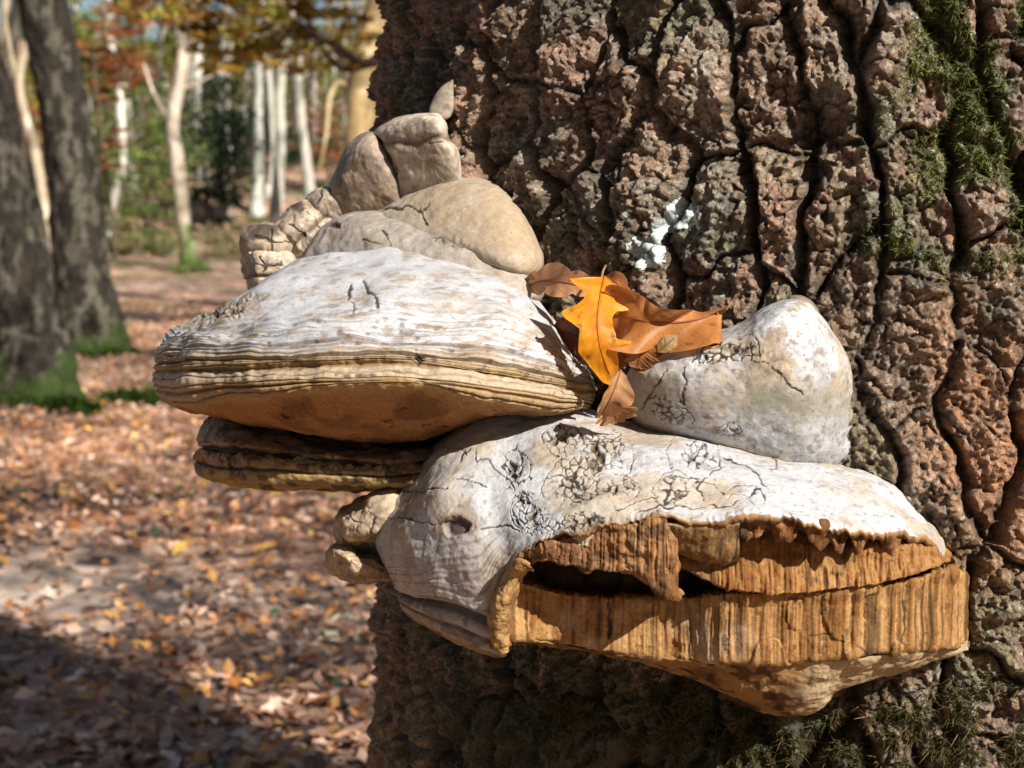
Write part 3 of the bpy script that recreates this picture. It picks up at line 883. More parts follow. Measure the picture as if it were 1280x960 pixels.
    up = sst(1120, 1210, px + 40 * g) * sst(400, 300, py + 40 * g) * sst(-.1, .35, g + .5 * k - .1)
    up = up + .9 * sst(46, 14, np.hypot(px - 1108, (py - 300) * 1.4)) * sst(-.2, .3, g)
    c_up = 0
    moss('fine green moss in the furrows high on the great oak', up, 30000, .0030, 1, MC)
    dn = sst(835, 890, py - (900 - px).clip(0, 400) * .12 + 50 * g) * sst(540, 640, px) * sst(.0, .35, fbm(P, 60, 3, 62) + .1) * (1 - .6 * k)
    moss('straggly olive moss on the great oak beneath the torn fungus', dn, 18000, .0050, 2, [(.085, .07, .022), (.06, .06, .016), (.13, .085, .04), (.045, .045, .012)])
    return None


build_trunk()


# ------------------------------------------------------------------ fungus builders
def seg_dist(px, py, poly, maxd=14):
    """distance in photo pixels to a polyline (points near it only)"""
    D = np.full(px.shape, 1e3)
    for (x0, y0), (x1, y1) in zip(poly[:-1], poly[1:]):
        m = (px > min(x0, x1) - maxd) & (px < max(x0, x1) + maxd) & (py > min(y0, y1) - maxd) & (py < max(y0, y1) + maxd)
        if not m.any():
            continue
        qx, qy = px[m], py[m]
        dx, dy = x1 - x0, y1 - y0
        t = np.clip(((qx - x0) * dx + (qy - y0) * dy) / (dx * dx + dy * dy + 1e-9), 0, 1)
        D[m] = np.minimum(D[m], np.hypot(qx - x0 - t * dx, qy - y0 - t * dy))
    return D


def crack_mask(px, py, lines=(), clusters=(), rings=(), seed=0):
    """0..1 crack mask: drawn-out crack lines, clusters of small polygons round a sunken pit, ring cracks"""
    P = np.stack([px, py, 0 * px], -1)
    wx = px + 3.0 * vnoise(P, .09, seed) + 1.2 * vnoise(P, .3, seed + 5); wy = py + 3.0 * vnoise(P, .09, seed + 1) + 1.2 * vnoise(P, .3, seed + 6)
    m = np.zeros(px.shape); pit = np.zeros(px.shape)
    cw = .6 + .9 * sst(-.5, .7, vnoise(P, .06, seed + 8))
    for ln in lines:
        w = 1.0
        if isinstance(ln[0], (int, float)):
            w, ln = ln[0], ln[1]
        m = np.maximum(m, sst(1.35, .65, seg_dist(wx, wy, ln) / (w * cw)))
    for (cx, cy, rx, ry, cell, dark) in clusters:
        q = np.hypot((wx - cx) / rx, (wy - cy) / ry)
        sel = q < 1.6
        if not sel.any():
            continue
        f1, e, cid, _, _ = voro2(wx[sel] / cell, wy[sel] / cell, seed + int(cx), .95)
        fall = sst(1.25, .6, q[sel] + .35 * (hashf(cid, cid * 0, cid * 0, 2) - .5))
        mm = sst(.19, .09, e / cw[sel]) * sst(.15, .5, fall)
        m[sel] = np.maximum(m[sel], mm)
        hole = (hashf(cid, cid * 0, cid * 0 + 1, 6) < dark) * sst(.8, .3, q[sel]) * sst(.1, .3, e)
        pit[sel] = np.maximum(pit[sel], hole)
    for (cx, cy, r, a0, a1, w) in rings:
        dx, dy = wx - cx, (wy - cy) * 1.15
        rr = np.hypot(dx, dy); ang = np.degrees(np.arctan2(dy, dx)) % 360
        da = (ang - a0) % 360
        span = (a1 - a0) % 360 or 360
        m = np.maximum(m, sst(1.2, .6, np.abs(rr - r) / (w * cw)) * sst(0, 12, da) * sst(span, span - 12, da))
    return m, pit


class Conk:
    """a grid surface from control points (photo px, py, depth Y), rows top to bottom, columns left to right"""

    def __init__(self, ctrl, nv, nu):
        C = np.array(ctrl, float)                        # rows, cols, 3
        C = w3(C[..., 0], C[..., 1], C[..., 2])
        self.P = crom(crom(C, nv, 0), nu, 1)
        self.nv, self.nu = nv, nu
        self.V = np.broadcast_to(np.linspace(0, C.shape[0] - 1, nv)[:, None], (nv, nu))
        self.U = np.broadcast_to(np.linspace(0, C.shape[1] - 1, nu)[None, :], (nv, nu))
        self.refresh()
        mid = self.P - CAM
        self.sgn = -1 if (self.N * mid).sum() > 0 else 1   # normals look at the camera on the whole
        self.N *= self.sgn
        self.px, self.py = proj(self.P)

    def refresh(self):
        self.N = grid_normals(self.P) * getattr(self, 'sgn', 1)

    def push(self, h):
        self.P = self.P + self.N * h[..., None]
        self.refresh()

    def parts(self):
        F = grid_faces(self.nv, self.nu)
        if self.sgn > 0:
            F = F[:, ::-1].copy()
        return self.P.reshape(-1, 3), F, self.N.reshape(-1, 3)

    def emit(self, name, col, mat, parent, off, sel=None):
        V, F, N = self.parts()
        if sel is not None:
            fm = sel.reshape(-1)[F].all(1)
            # a one-row overlap keeps neighbours closed
            fm = sel.reshape(-1)[F].any(1) if sel is not None else fm
            me = sub_mesh(name, V - off, F, N, col.reshape(-1, 3), fm)
        else:
            me = mesh_from(name, V - off, F, col.reshape(-1, 3), N)
        return add(name, me, mat, parent)


class Blob(Conk):
    """closed body from an outline in the photo: bulges front and back of a middle depth"""

    def __init__(self, outline, ctr, Y0, front, back, tilt=(0, 0), e=.85, nv=120, nu=200, lean=(0, 0)):
        o = np.array(outline + outline[:3], float)
        k = len(outline)
        o = crom(np.array([outline[-1]] + outline + outline[:2], float), (k + 2) * 60 + 1, 0)[60:60 + k * 60 + 1]
        # even spacing
        L = np.concatenate([[0], np.cumsum(np.hypot(*np.diff(o, axis=0).T))])
        t = np.linspace(0, L[-1], nu)
        o = np.stack([np.interp(t, L, o[:, 0]), np.interp(t, L, o[:, 1])], -1)
        ph = np.linspace(0, math.pi, nv)
        rho = np.sin(ph) ** e
        dep = np.where(ph < math.pi / 2, -front, back) * np.abs(np.cos(ph)) ** e
        px = ctr[0] + (o[None, :, 0] - ctr[0]) * rho[:, None]
        py = ctr[1] + (o[None, :, 1] - ctr[1]) * rho[:, None]
        Y = Y0 + dep[:, None] + tilt[0] * (px - ctr[0]) + tilt[1] * (py - ctr[1])
        self.P = w3(px, py, Y)
        self.nv, self.nu = nv, nu
        self.V = np.broadcast_to(np.linspace(0, 1, nv)[:, None], (nv, nu)); self.U = np.broadcast_to(np.linspace(0, 1, nu)[None, :], (nv, nu))
        self.sgn = 1
        self.refresh()
        cen = self.P.reshape(-1, 3).mean(0)
        self.sgn = 1 if (self.N * (self.P - cen)).sum() > 0 else -1
        self.N *= self.sgn
        self.px, self.py = proj(self.P)

    def refresh(self):
        N = grid_normals(self.P) * self.sgn
        # close the seam
        a = self.P[:, 1] - self.P[:, -2]
        g = np.cross(np.gradient(self.P[:, 0], axis=0), a) * self.sgn
        g /= np.maximum(np.linalg.norm(g, axis=-1, keepdims=True), 1e-12)
        N[:, 0] = g; N[:, -1] = g
        N[0] = N[1].mean(0); N[-1] = N[-2].mean(0)
        N[0] /= np.maximum(np.linalg.norm(N[0], axis=-1, keepdims=True), 1e-9); N[-1] /= np.maximum(np.linalg.norm(N[-1], axis=-1, keepdims=True), 1e-9)
        self.N = N


WHITE = rgb(.56, .555, .56)
CREAM = rgb(.52, .43, .315)
TAN = rgb(.38, .275, .175)
UMBER = rgb(.20, .135, .085)
DARK = rgb(.016, .012, .009)
OCHRE = rgb(.40, .265, .115)
TUBE = rgb(.42, .215, .07)


def crust(c, white=.6, seed=0, streak=None, tan=TAN):
    """weathered white crust with tan stains"""
    P = c.P
    col = np.zeros(P.shape) + WHITE
    col = mixc(col, CREAM, sst(.5 - white, 1.0 - white, fbm(P, 22, 4, seed)))
    col = mixc(col, tan, sst(.55 - white * .5, .95 - white * .5, fbm(P, 55, 4, seed + 3) + .25 * fbm(P, 160, 2, seed + 4)) * .8)
    col = mixc(col, UMBER, sst(.42, .62, fbm(P, 260, 3, seed + 8)) * .5)
    return col


# ---- the upper shelf -------------------------------------------------------
def upper_shelf():
    cols = [
        # back-left, hidden
        [(380, 350, 1.32), (350, 375, 1.33), (310, 405, 1.34), (300, 430, 1.34), (298, 452, 1.34), (300, 463, 1.3435), (305, 478, 1.341), (312, 492, 1.34), (360, 500, 1.36), (440, 500, 1.38)],
        [(340, 358, 1.25), (272, 390, 1.22), (222, 415, 1.2), (203, 435, 1.19), (198, 453, 1.185), (201, 463, 1.1855), (200, 478, 1.18), (212, 498, 1.19), (262, 508, 1.22), (380, 520, 1.34)],
        [(348, 345, 1.2), (296, 378, 1.14), (252, 405, 1.105), (228, 430, 1.09), (220, 451, 1.083), (223, 463, 1.0835), (222, 482, 1.078), (236, 507, 1.09), (282, 518, 1.12), (400, 530, 1.28)],
        [(372, 330, 1.17), (345, 358, 1.105), (325, 395, 1.06), (312, 427, 1.035), (308, 450, 1.022), (310, 463, 1.0215), (310, 480, 1.015), (318, 502, 1.025), (352, 532, 1.07), (430, 540, 1.24)],
        [(428, 316, 1.15), (420, 345, 1.085), (412, 388, 1.035), (408, 422, 1.008), (406, 445, 0.995), (406, 458, 0.994), (406, 475, 0.987), (410, 495, 0.996), (430, 548, 1.055), (480, 548, 1.22)],
        [(510, 310, 1.145), (515, 340, 1.08), (518, 385, 1.028), (520, 418, 1.002), (521, 443, 0.99), (521, 456, 0.989), (521, 473, 0.982), (522, 489, 0.99), (515, 545, 1.06), (540, 545, 1.2)],
        [(595, 318, 1.14), (612, 352, 1.085), (622, 396, 1.038), (628, 432, 1.012), (630, 458, 1), (630, 472, 0.9995), (630, 488, 0.993), (628, 506, 1), (600, 520, 1.06), (600, 535, 1.18)],
        [(655, 352, 1.135), (678, 392, 1.095), (692, 428, 1.058), (700, 452, 1.036), (703, 472, 1.026), (703, 484, 1.026), (702, 498, 1.02), (696, 515, 1.028), (670, 520, 1.07), (650, 530, 1.16)],
        [(688, 405, 1.14), (715, 440, 1.11), (731, 455, 1.085), (740, 466, 1.07), (744, 479, 1.063), (744, 489, 1.0635), (742, 502, 1.058), (733, 515, 1.066), (705, 515, 1.1), (690, 525, 1.15)],
        [(700, 440, 1.16), (722, 455, 1.15), (738, 468, 1.14), (744, 476, 1.14), (746, 486, 1.14), (745, 493, 1.1435), (742, 504, 1.141), (733, 514, 1.14), (710, 512, 1.15), (700, 516, 1.16)],
    ]
    ctrl = [[c[r] for c in cols] for r in range(10)]
    c = Conk(ctrl, 420, 560)
    V, P = c.V, c.P
    n1 = fbm(P, 9, 3, 1); n2 = fbm(P, 40, 3, 2)
    Vw = V + .10 * n1 + .05 * n2
    # growth ridges packed toward the rim
    band = sst(1.3, 2.4, V) * sst(5.0, 4.2, V)
    fine = np.sin(Vw * 2 * math.pi * 4.2 + 2.0 * n1) * .5 + np.sin(Vw * 2 * math.pi * 9.1 + 3 * n1) * .35
    h = .0009 * band * fine
    groove = 0
    for v0, w, d in ((3.30, .06, .0016), (4.03, .09, .0024), (4.95, .16, .0016), (6.25, .07, .0022), (6.62, .05, .0018), (2.85, .05, .0010), (3.65, .04, .0012), (5.55, .05, .0010), (5.95, .04, .0012)):
        g = np.exp(-((Vw - v0) / w) ** 2); h = h - d * g; groove = np.maximum(groove, g * min(1, d / .0025))
    h = h + .0035 * fbm(P, 18, 3, 5) + .0009 * n2 + .0011 * fbm(P, 120, 3, 6) * sst(3, 4.5, V)
    h = h + .0020 * fbm(P * rgb(1, 1, 4), 30, 3, 7) * band
    crk, pit = crack_mask(c.px, c.py, lines=[[(440, 352), (436, 368), (443, 382), (440, 392)], [(452, 350), (458, 362), (470, 375), (472, 385)], (.8, [(520, 436), (524, 446), (532, 452)])], seed=3,
                          clusters=[(272, 391, 30, 10, 8, .5), (525, 448, 8, 7, 5, .9)])
    scar = sst(1.3, .6, np.hypot((c.px - 278 + (c.py - 390) * 1.6) / 32, (c.py - 390 + (c.px - 278) * .25) / 9) + .35 * n2)
    h = h - .0006 * crk - .002 * pit - .0022 * scar * (.5 + fbm(P, 200, 3, 9))
    c.push(h)
    # colours
    s1 = fbm(P * rgb(1, 1, 3.5), 26, 4, 12)
    col = np.zeros(P.shape) + rgb(.57, .565, .58)
    lowt = sst(2.3, 3.4, Vw)
    col = mixc(col, rgb(.52, .49, .46), sst(0, .5, s1))
    col = mixc(col, TAN, sst(.0, .8, .7 * fbm(P * rgb(1, 1, 2.8), 42, 5, 14) + .5 * fbm(P * rgb(1, 1, 3), 150, 3, 20) - .12 + .35 * lowt) * .85)
    col = mixc(col, rgb(.36, .28, .21), sst(.25, .75, fbm(P * rgb(1, 1, 2.2), 130, 4, 19)) * .7)
    stripe = sst(.15, .75, fine + .5 * n2) * band
    col = mixc(col, rgb(.22, .16, .13), stripe * (.6 + .35 * lowt) * sst(-.5, .3, s1 + .3))
    col = mixc(col, rgb(.40, .30, .18), sst(3.2, 4.0, Vw) * .75)
    col = mixc(col, OCHRE, sst(4.0, 4.5, Vw) * (.6 + .4 * sst(-.2, .3, n2)))
    col = mixc(col, CREAM, sst(4.95, 5.25, Vw) * sst(6.1, 5.8, Vw) * .65)
    col = mixc(col, rgb(.16, .085, .04), groove * .8)
    col = mixc(col, UMBER * .7, sst(.5, .95, fbm(P * rgb(1, 1, 1.8), 190, 4, 15) + .15 * band) * .75 * sst(1.4, 3.0, V))
    col = mixc(col, UMBER, scar * .6); col = mixc(col, rgb(.36, .28, .14), scar * sst(0, .4, fbm(P, 180, 2, 16)) * .7)
    col = mixc(col, DARK, np.maximum(crk, pit) * .9)
    pore = sst(6.55, 6.9, Vw)
    pc = mixc(np.zeros(P.shape) + rgb(.30, .155, .065), rgb(.17, .085, .04), sst(-.1, .5, fbm(P, 35, 4, 17)))
    pc = mixc(pc, DARK, sst(.6, .95, fbm(P * rgb(1, 1, 1.5), 90, 5, 18)) * .8)
    pc = mixc(pc, rgb(.42, .29, .13), sst(7.3, 6.7, V) * .7)
    col = mixc(col, pc, pore)
    off = P[0].mean(0)
    t = thing('bracket_fungus', 'largest overhanging bracket fungus with white banded cap and rolled ochre rim', 'fungus', tuple(off), 'bracket fungi on the great oak')
    c.emit('cap', col, M_CAP, t, off, V <= 6.75)
    c.emit('pore_surface', col, M_PORE, t, off, V > 6.75)


def under_shelf():
    cols = [
        [(300, 520, 1.30), (270, 528, 1.30), (262, 550, 1.30), (262, 562, 1.30), (264, 575, 1.30), (272, 592, 1.30), (330, 600, 1.32), (420, 590, 1.36)],
        [(285, 517, 1.22), (258, 524, 1.19), (247, 548, 1.17), (248, 560, 1.172), (246, 574, 1.165), (256, 597, 1.17), (330, 605, 1.22), (440, 600, 1.34)],
        [(300, 517, 1.17), (282, 528, 1.13), (275, 550, 1.10), (277, 561, 1.105), (276, 576, 1.095), (284, 603, 1.10), (345, 610, 1.17), (450, 604, 1.32)],
        [(360, 528, 1.16), (345, 545, 1.10), (340, 560, 1.065), (341, 568, 1.072), (341, 580, 1.06), (350, 607, 1.068), (390, 611, 1.14), (460, 604, 1.30)],
        [(430, 538, 1.16), (425, 556, 1.10), (422, 570, 1.06), (423, 577, 1.067), (424, 588, 1.055), (428, 609, 1.063), (440, 612, 1.13), (480, 604, 1.28)],
        [(500, 540, 1.16), (500, 560, 1.10), (500, 575, 1.06), (500, 582, 1.067), (500, 591, 1.055), (498, 606, 1.063), (500, 608, 1.13), (510, 600, 1.26)],
        [(560, 535, 1.16), (565, 550, 1.11), (565, 565, 1.075), (565, 572, 1.08), (562, 582, 1.07), (555, 596, 1.08), (550, 598, 1.13), (545, 592, 1.22)],
    ]
    c = Conk([[q[r] for q in cols] for r in range(8)], 220, 360)
    P, V = c.P, c.V
    n = fbm(P, 30, 3, 21)
    Vw = V + .1 * n
    h = .003 * fbm(P, 25, 3, 22) + .0012 * fbm(P, 120, 3, 23)
    gr = 0
    for v0, w, d in ((3.0, .12, .004), (2.4, .08, .0015), (4.25, .08, .0022)):
        g = np.exp(-((Vw - v0) / w) ** 2); h = h - d * g; gr = np.maximum(gr, g)
    h = h + .0016 * fbm(P * rgb(6, 6, 1), 40, 2, 24) * sst(3, 3.4, V) * sst(5, 4, V)
    c.push(h)
    col = mixc(np.zeros(P.shape) + rgb(.36, .25, .14), rgb(.20, .12, .06), sst(-.1, .4, fbm(P, 45, 4, 25)))
    tip = sst(330, 270, c.px)
    col = mixc(col, rgb(.34, .29, .22), tip * sst(2.2, 1.4, V))
    col = mixc(col, rgb(.38, .24, .09), sst(3.1, 3.6, Vw) * .7)
    col = mixc(col, rgb(.30, .22, .085), sst(4.2, 5, V) * .7)
    col = mixc(col, DARK, gr * .8)
    col = mixc(col, DARK, sst(.25, .5, fbm(P, 110, 3, 26)) * .7)
    off = P[0].mean(0)
    t = thing('bracket_fungus', 'brown layered bracket fungus tucked under the largest white one', 'fungus', tuple(off), 'bracket fungi on the great oak')
    c.emit('cap', col, M_CAP, t, off, V <= 5.0)
    c.emit('pore_surface', col, M_PORE, t, off, V > 5.0)


def blob_fungus(name, label, pieces, white, seed, colfun=None, part='cap'):
    """pieces: list of dict(outline, ctr, Y0, front, back, tilt, ...) all of one fungus"""
    t = None
    for k, pc in enumerate(pieces):
        pc = dict(pc)
        cr = pc.pop('cr', {}); tint = pc.pop('tint', None); rough = pc.pop('rough', 1.0); bands = pc.pop('bands', None); nm = pc.pop('name', part)
        c = Blob(**pc)
        P = c.P
        h = .004 * rough * fbm(P, 16, 3, seed + k) + .0016 * rough * fbm(P, 60, 3, seed + 5 + k) + .0006 * rough * fbm(P, 200, 2, seed + 6 + k)
        col = crust(c, white, seed + k)
        if tint is not None:
            col = mixc(col, rgb(*tint), np.full(c.px.shape, .85))
            col = col * (1 + .35 * fbm(P, 50, 4, seed + 33))[..., None]
            col = mixc(col, rgb(*tint) * .45, sst(.15, .5, fbm(P, 75, 4, seed + 35)) * .6)
        col = col * (1 + .20 * fbm(P, 45, 4, seed + 36) + .20 * fbm(P, 150, 3, seed + 37) + .12 * vnoise(P, 420, seed + 38))[..., None]
        col = mixc(col, UMBER, sst(.45, .9, fbm(P, 120, 4, seed + 39)) * .55)
        dark = 0
        for (y0, slope, wdt, dep) in (bands or ()):
            yy = c.py - y0 - slope * (c.px - pc['ctr'][0]) - 5 * fbm(P, 40, 2, seed + 40)
            g = np.exp(-(yy / wdt) ** 2); h = h - dep * g; dark = np.maximum(dark, g * .8)
        crk, pit = crack_mask(c.px, c.py, seed=seed, **cr)
        front = (c.V < .55)
        crk = crk * front; pit = pit * front
        h = h - .0006 * crk - .0020 * pit
        c.push(h)
        col = mixc(col, UMBER * .6, np.zeros(c.px.shape) + dark)
        if colfun:
            col = colfun(c, col)
        col = mixc(col, DARK, crk * .92); col = mixc(col, rgb(.10, .06, .03), pit * .9)
        if t is None:
            off = P.reshape(-1, 3).mean(0)
            t = thing(name, label, 'fungus', tuple(off), 'bracket fungi on the great oak')
        c.emit(nm, col, M_CAP, t, off)
    return t


upper_shelf()
under_shelf()

# the grey ledge and the smooth tan dome above the largest shelf
blob_fungus('bracket_fungus', 'smooth tan dome-shaped fungus above the largest white bracket', [
    dict(outline=[(448, 275), (485, 250), (530, 226), (575, 216), (620, 226), (652, 258), (672, 300), (680, 330), (660, 352), (600, 345), (520, 320), (460, 300)], ctr=(565, 290), Y0=1.20, front=.07, back=.08, tilt=(-.0004, -.0004), nv=150, nu=260, rough=.42,
         cr=dict(lines=[[(470, 262), (510, 260), (527, 264), (531, 272), (535, 282)], [(531, 264), (536, 256)]]))], .30, 41,
    colfun=lambda c, col: mixc(mixc(col, rgb(.47, .345, .215), np.full(c.px.shape, .8)), rgb(.60, .555, .48), sst(560, 470, c.px) * .5))
blob_fungus('bracket_fungus', 'weathered grey ledge fungus wedged between dome and largest bracket', [
    dict(outline=[(370, 335), (392, 292), (425, 266), (470, 264), (530, 272), (590, 283), (640, 299), (668, 320), (680, 350), (672, 380), (600, 385), (480, 375), (385, 365)], ctr=(520, 325), Y0=1.19, front=.065, back=.10, tilt=(-.00028, -.0003), nv=150, nu=300, e=.8, rough=.6,
         cr=dict(lines=[[(480, 287), (486, 298), (490, 308)], [(455, 298), (470, 302), (478, 308)], [(545, 288), (560, 296), (575, 305)]], clusters=[(582, 294, 38, 15, 14, .05), (418, 280, 9, 6, 6, .9)]))], .45, 51,
    colfun=lambda c, col: mixc(mixc(col, rgb(.38, .31, .235), np.full(c.px.shape, .75)), rgb(.17, .18, .14), sst(1.2, .6, np.hypot((c.px - 582) / 42, (c.py - 294) / 16)) * .6))

# the split topmost fungus
blob_fungus('bracket_fungus', 'topmost blocky beige fungus, split from its darker half by a crack', [
    dict(outline=[(466, 166), (482, 152), (510, 142), (545, 140), (557, 150), (562, 168), (574, 184), (580, 208), (584, 240), (570, 272), (520, 280), (492, 262), (486, 208), (474, 182)], ctr=(527, 200), Y0=1.232, front=.045, back=.10, tilt=(-.0004, .00025), e=.5, nv=150, nu=240, bands=[(176, -.08, 5, .0012)], rough=.5, tint=(.56, .455, .34), cr=dict(lines=[(.8, [(500, 232), (496, 215), (488, 196)]), (.7, [(520, 170), (535, 178), (552, 176)])])),
    dict(name='darker_half', outline=[(466, 166), (480, 184), (494, 208), (506, 240), (510, 285), (450, 296), (405, 280), (411, 240), (428, 200), (446, 176)], ctr=(458, 228), Y0=1.262, front=.050, back=.09, tilt=(-.0003, .0002), e=.55, nv=130, nu=210, rough=.6, tint=(.36, .26, .17))], .32, 61)
blob_fungus('bracket_fungus', 'thin pointed pale fungus flake standing up against the bark', [
    dict(outline=[(566, 99), (567, 103), (567, 112), (567, 132), (562, 146), (550, 150), (537, 142), (540, 126), (551, 110), (563, 101)], ctr=(555, 128), Y0=1.205, front=.006, back=.03, nv=60, nu=110, e=.45, rough=.3, tint=(.38, .30, .21))], .35, 71)

# knobbly little brackets at the left of the stack
blob_fungus('bracket_fungus', 'lobed knobbly fungus with dark cracked top, perched behind the largest bracket', [
    dict(outline=[(303, 322), (308, 311), (325, 307), (350, 308), (368, 318), (376, 345), (350, 372), (315, 368), (304, 345)], ctr=(335, 332), Y0=1.235, front=.03, back=.05, nv=90, nu=130, e=.66, rough=1.3, tint=(.47, .36, .25), bands=[(342, -.2, 3, .002)], cr=dict(lines=[[(312, 330), (330, 334), (352, 328)], [(325, 318), (330, 340)]])),
    dict(name='lobe', outline=[(308, 300), (313, 290), (335, 288), (356, 296), (367, 310), (360, 318), (335, 312), (312, 312)], ctr=(336, 302), Y0=1.245, front=.028, back=.05, nv=90, nu=130, e=.66, rough=1.3, tint=(.44, .34, .23), cr=dict(lines=[[(320, 296), (340, 300), (360, 305)], [(338, 292), (342, 310)]])),
    dict(name='lobe', outline=[(343, 292), (358, 270), (384, 250), (408, 258), (424, 280), (410, 320), (384, 340), (362, 326), (352, 306)], ctr=(382, 290), Y0=1.25, front=.035, back=.06, nv=90, nu=140, e=.66, rough=1.3, tint=(.46, .35, .24), cr=dict(lines=[[(362, 282), (378, 292), (384, 306)], [(380, 262), (396, 272), (400, 284)]]), bands=[(292, -.9, 3, .0025)]),
    dict(name='lobe', outline=[(379, 250), (396, 237), (418, 237), (440, 250), (446, 280), (412, 290), (388, 274)], ctr=(411, 256), Y0=1.26, front=.03, back=.06, nv=80, nu=120, tint=(.44, .33, .22), cr=dict(lines=[(1.3, [(404, 236), (400, 246), (396, 256)]), [(410, 240), (428, 246)]]))], .25, 81,
    colfun=lambda c, col: mixc(col, rgb(.06, .04, .03), sst(1.2, .5, np.minimum(np.hypot((c.px - 328) / 22, (c.py - 294) / 7), np.hypot((c.px - 372) / 10, (c.py - 258) / 6)) + .3 * fbm(c.P, 150, 2, 4)) * .85))

# paired knobs left of the torn fungus
blob_fungus('bracket_fungus', 'twin-knobbed ochre fungus hanging at the rounded end of the torn one', [
    dict(outline=[(414, 660), (420, 640), (438, 628), (470, 612), (500, 612), (505, 650), (490, 690), (450, 692), (422, 685)], ctr=(455, 655), Y0=1.10, front=.045, back=.07, nv=100, nu=160, tint=(.46, .34, .20), rough=1.4, cr=dict(lines=[[(430, 640), (445, 655), (440, 672)], [(455, 630), (468, 648), (462, 670)]])),
    dict(name='lobe', outline=[(412, 700), (416, 686), (432, 684), (452, 692), (490, 700), (492, 722), (460, 728), (440, 731), (424, 724), (413, 712)], ctr=(445, 707), Y0=1.095, front=.04, back=.06, nv=100, nu=160, tint=(.42, .29, .15), rough=1.4)], .3, 91)

# the pillow-shaped fungus on the right
def pillow_cols(c, col):
    P = c.P
    n = fbm(P, 25, 4, 3)
    yy = c.py - .06 * (c.px - 900) + 14 * n
    b = np.exp(-((yy - 500) / 20) ** 2) * sst(1060, 980, c.px) + .5 * np.exp(-((yy - 462) / 9) ** 2) * sst(900, 820, c.px)
    col = mixc(col, rgb(.40, .34, .26), np.clip(b, 0, 1) * .75)
    col = mixc(col, rgb(.30, .29, .22), sst(.15, .5, n) * np.exp(-((yy - 505) / 28) ** 2) * .8)
    col = mixc(col, rgb(.45, .37, .27), sst(850, 790, c.px) * .55)
    col = mixc(col, rgb(.22, .21, .2), sst(.5, .75, vnoise(P, 420, 6)) * .45)
    return col


blob_fungus('bracket_fungus', 'pillow-shaped whitish fungus with a raised peak, resting on the torn bracket', [
    dict(outline=[(781, 485), (785, 462), (808, 446), (845, 430), (885, 418), (925, 405), (950, 388), (975, 376), (1000, 374), (1022, 388), (1042, 415), (1062, 450), (1070, 495), (1071, 545), (1064, 580), (1030, 600), (960, 600), (880, 575), (820, 550), (788, 525)], ctr=(930, 500), Y0=1.070, front=.062, back=.06, tilt=(-.00006, .00018), e=.72, nv=260, nu=420, rough=.35,
         cr=dict(lines=[[(943, 449), (960, 458), (980, 475), (1000, 492)], [(858, 458), (855, 480), (852, 508)], [(834, 462), (815, 490), (798, 515)], [(850, 512), (862, 516), (868, 528), (866, 534)], [(866, 452), (880, 430), (900, 428)], (.7, [(920, 424), (938, 419), (945, 428), (948, 445)])],
                 clusters=[(908, 441, 40, 12, 11, .35), (884, 447, 16, 9, 9, .35), (828, 512, 13, 16, 8, .45), (846, 524, 14, 9, 7, .35), (912, 541, 15, 8, 8, .4)], rings=[(912, 545, 17, 190, 350, .6), (825, 512, 20, 150, 260, .6)])),
    dict(name='brown_tip', outline=[(985, 372), (1000, 369), (1016, 378), (1026, 396), (1020, 412), (1004, 400), (992, 386)], ctr=(1006, 388), Y0=1.045, front=.012, back=.03, nv=50, nu=80, tint=(.26, .19, .10), rough=.3)], .25, 101, colfun=lambda c, col: pillow_cols(c, col) if c.nv > 100 else col)


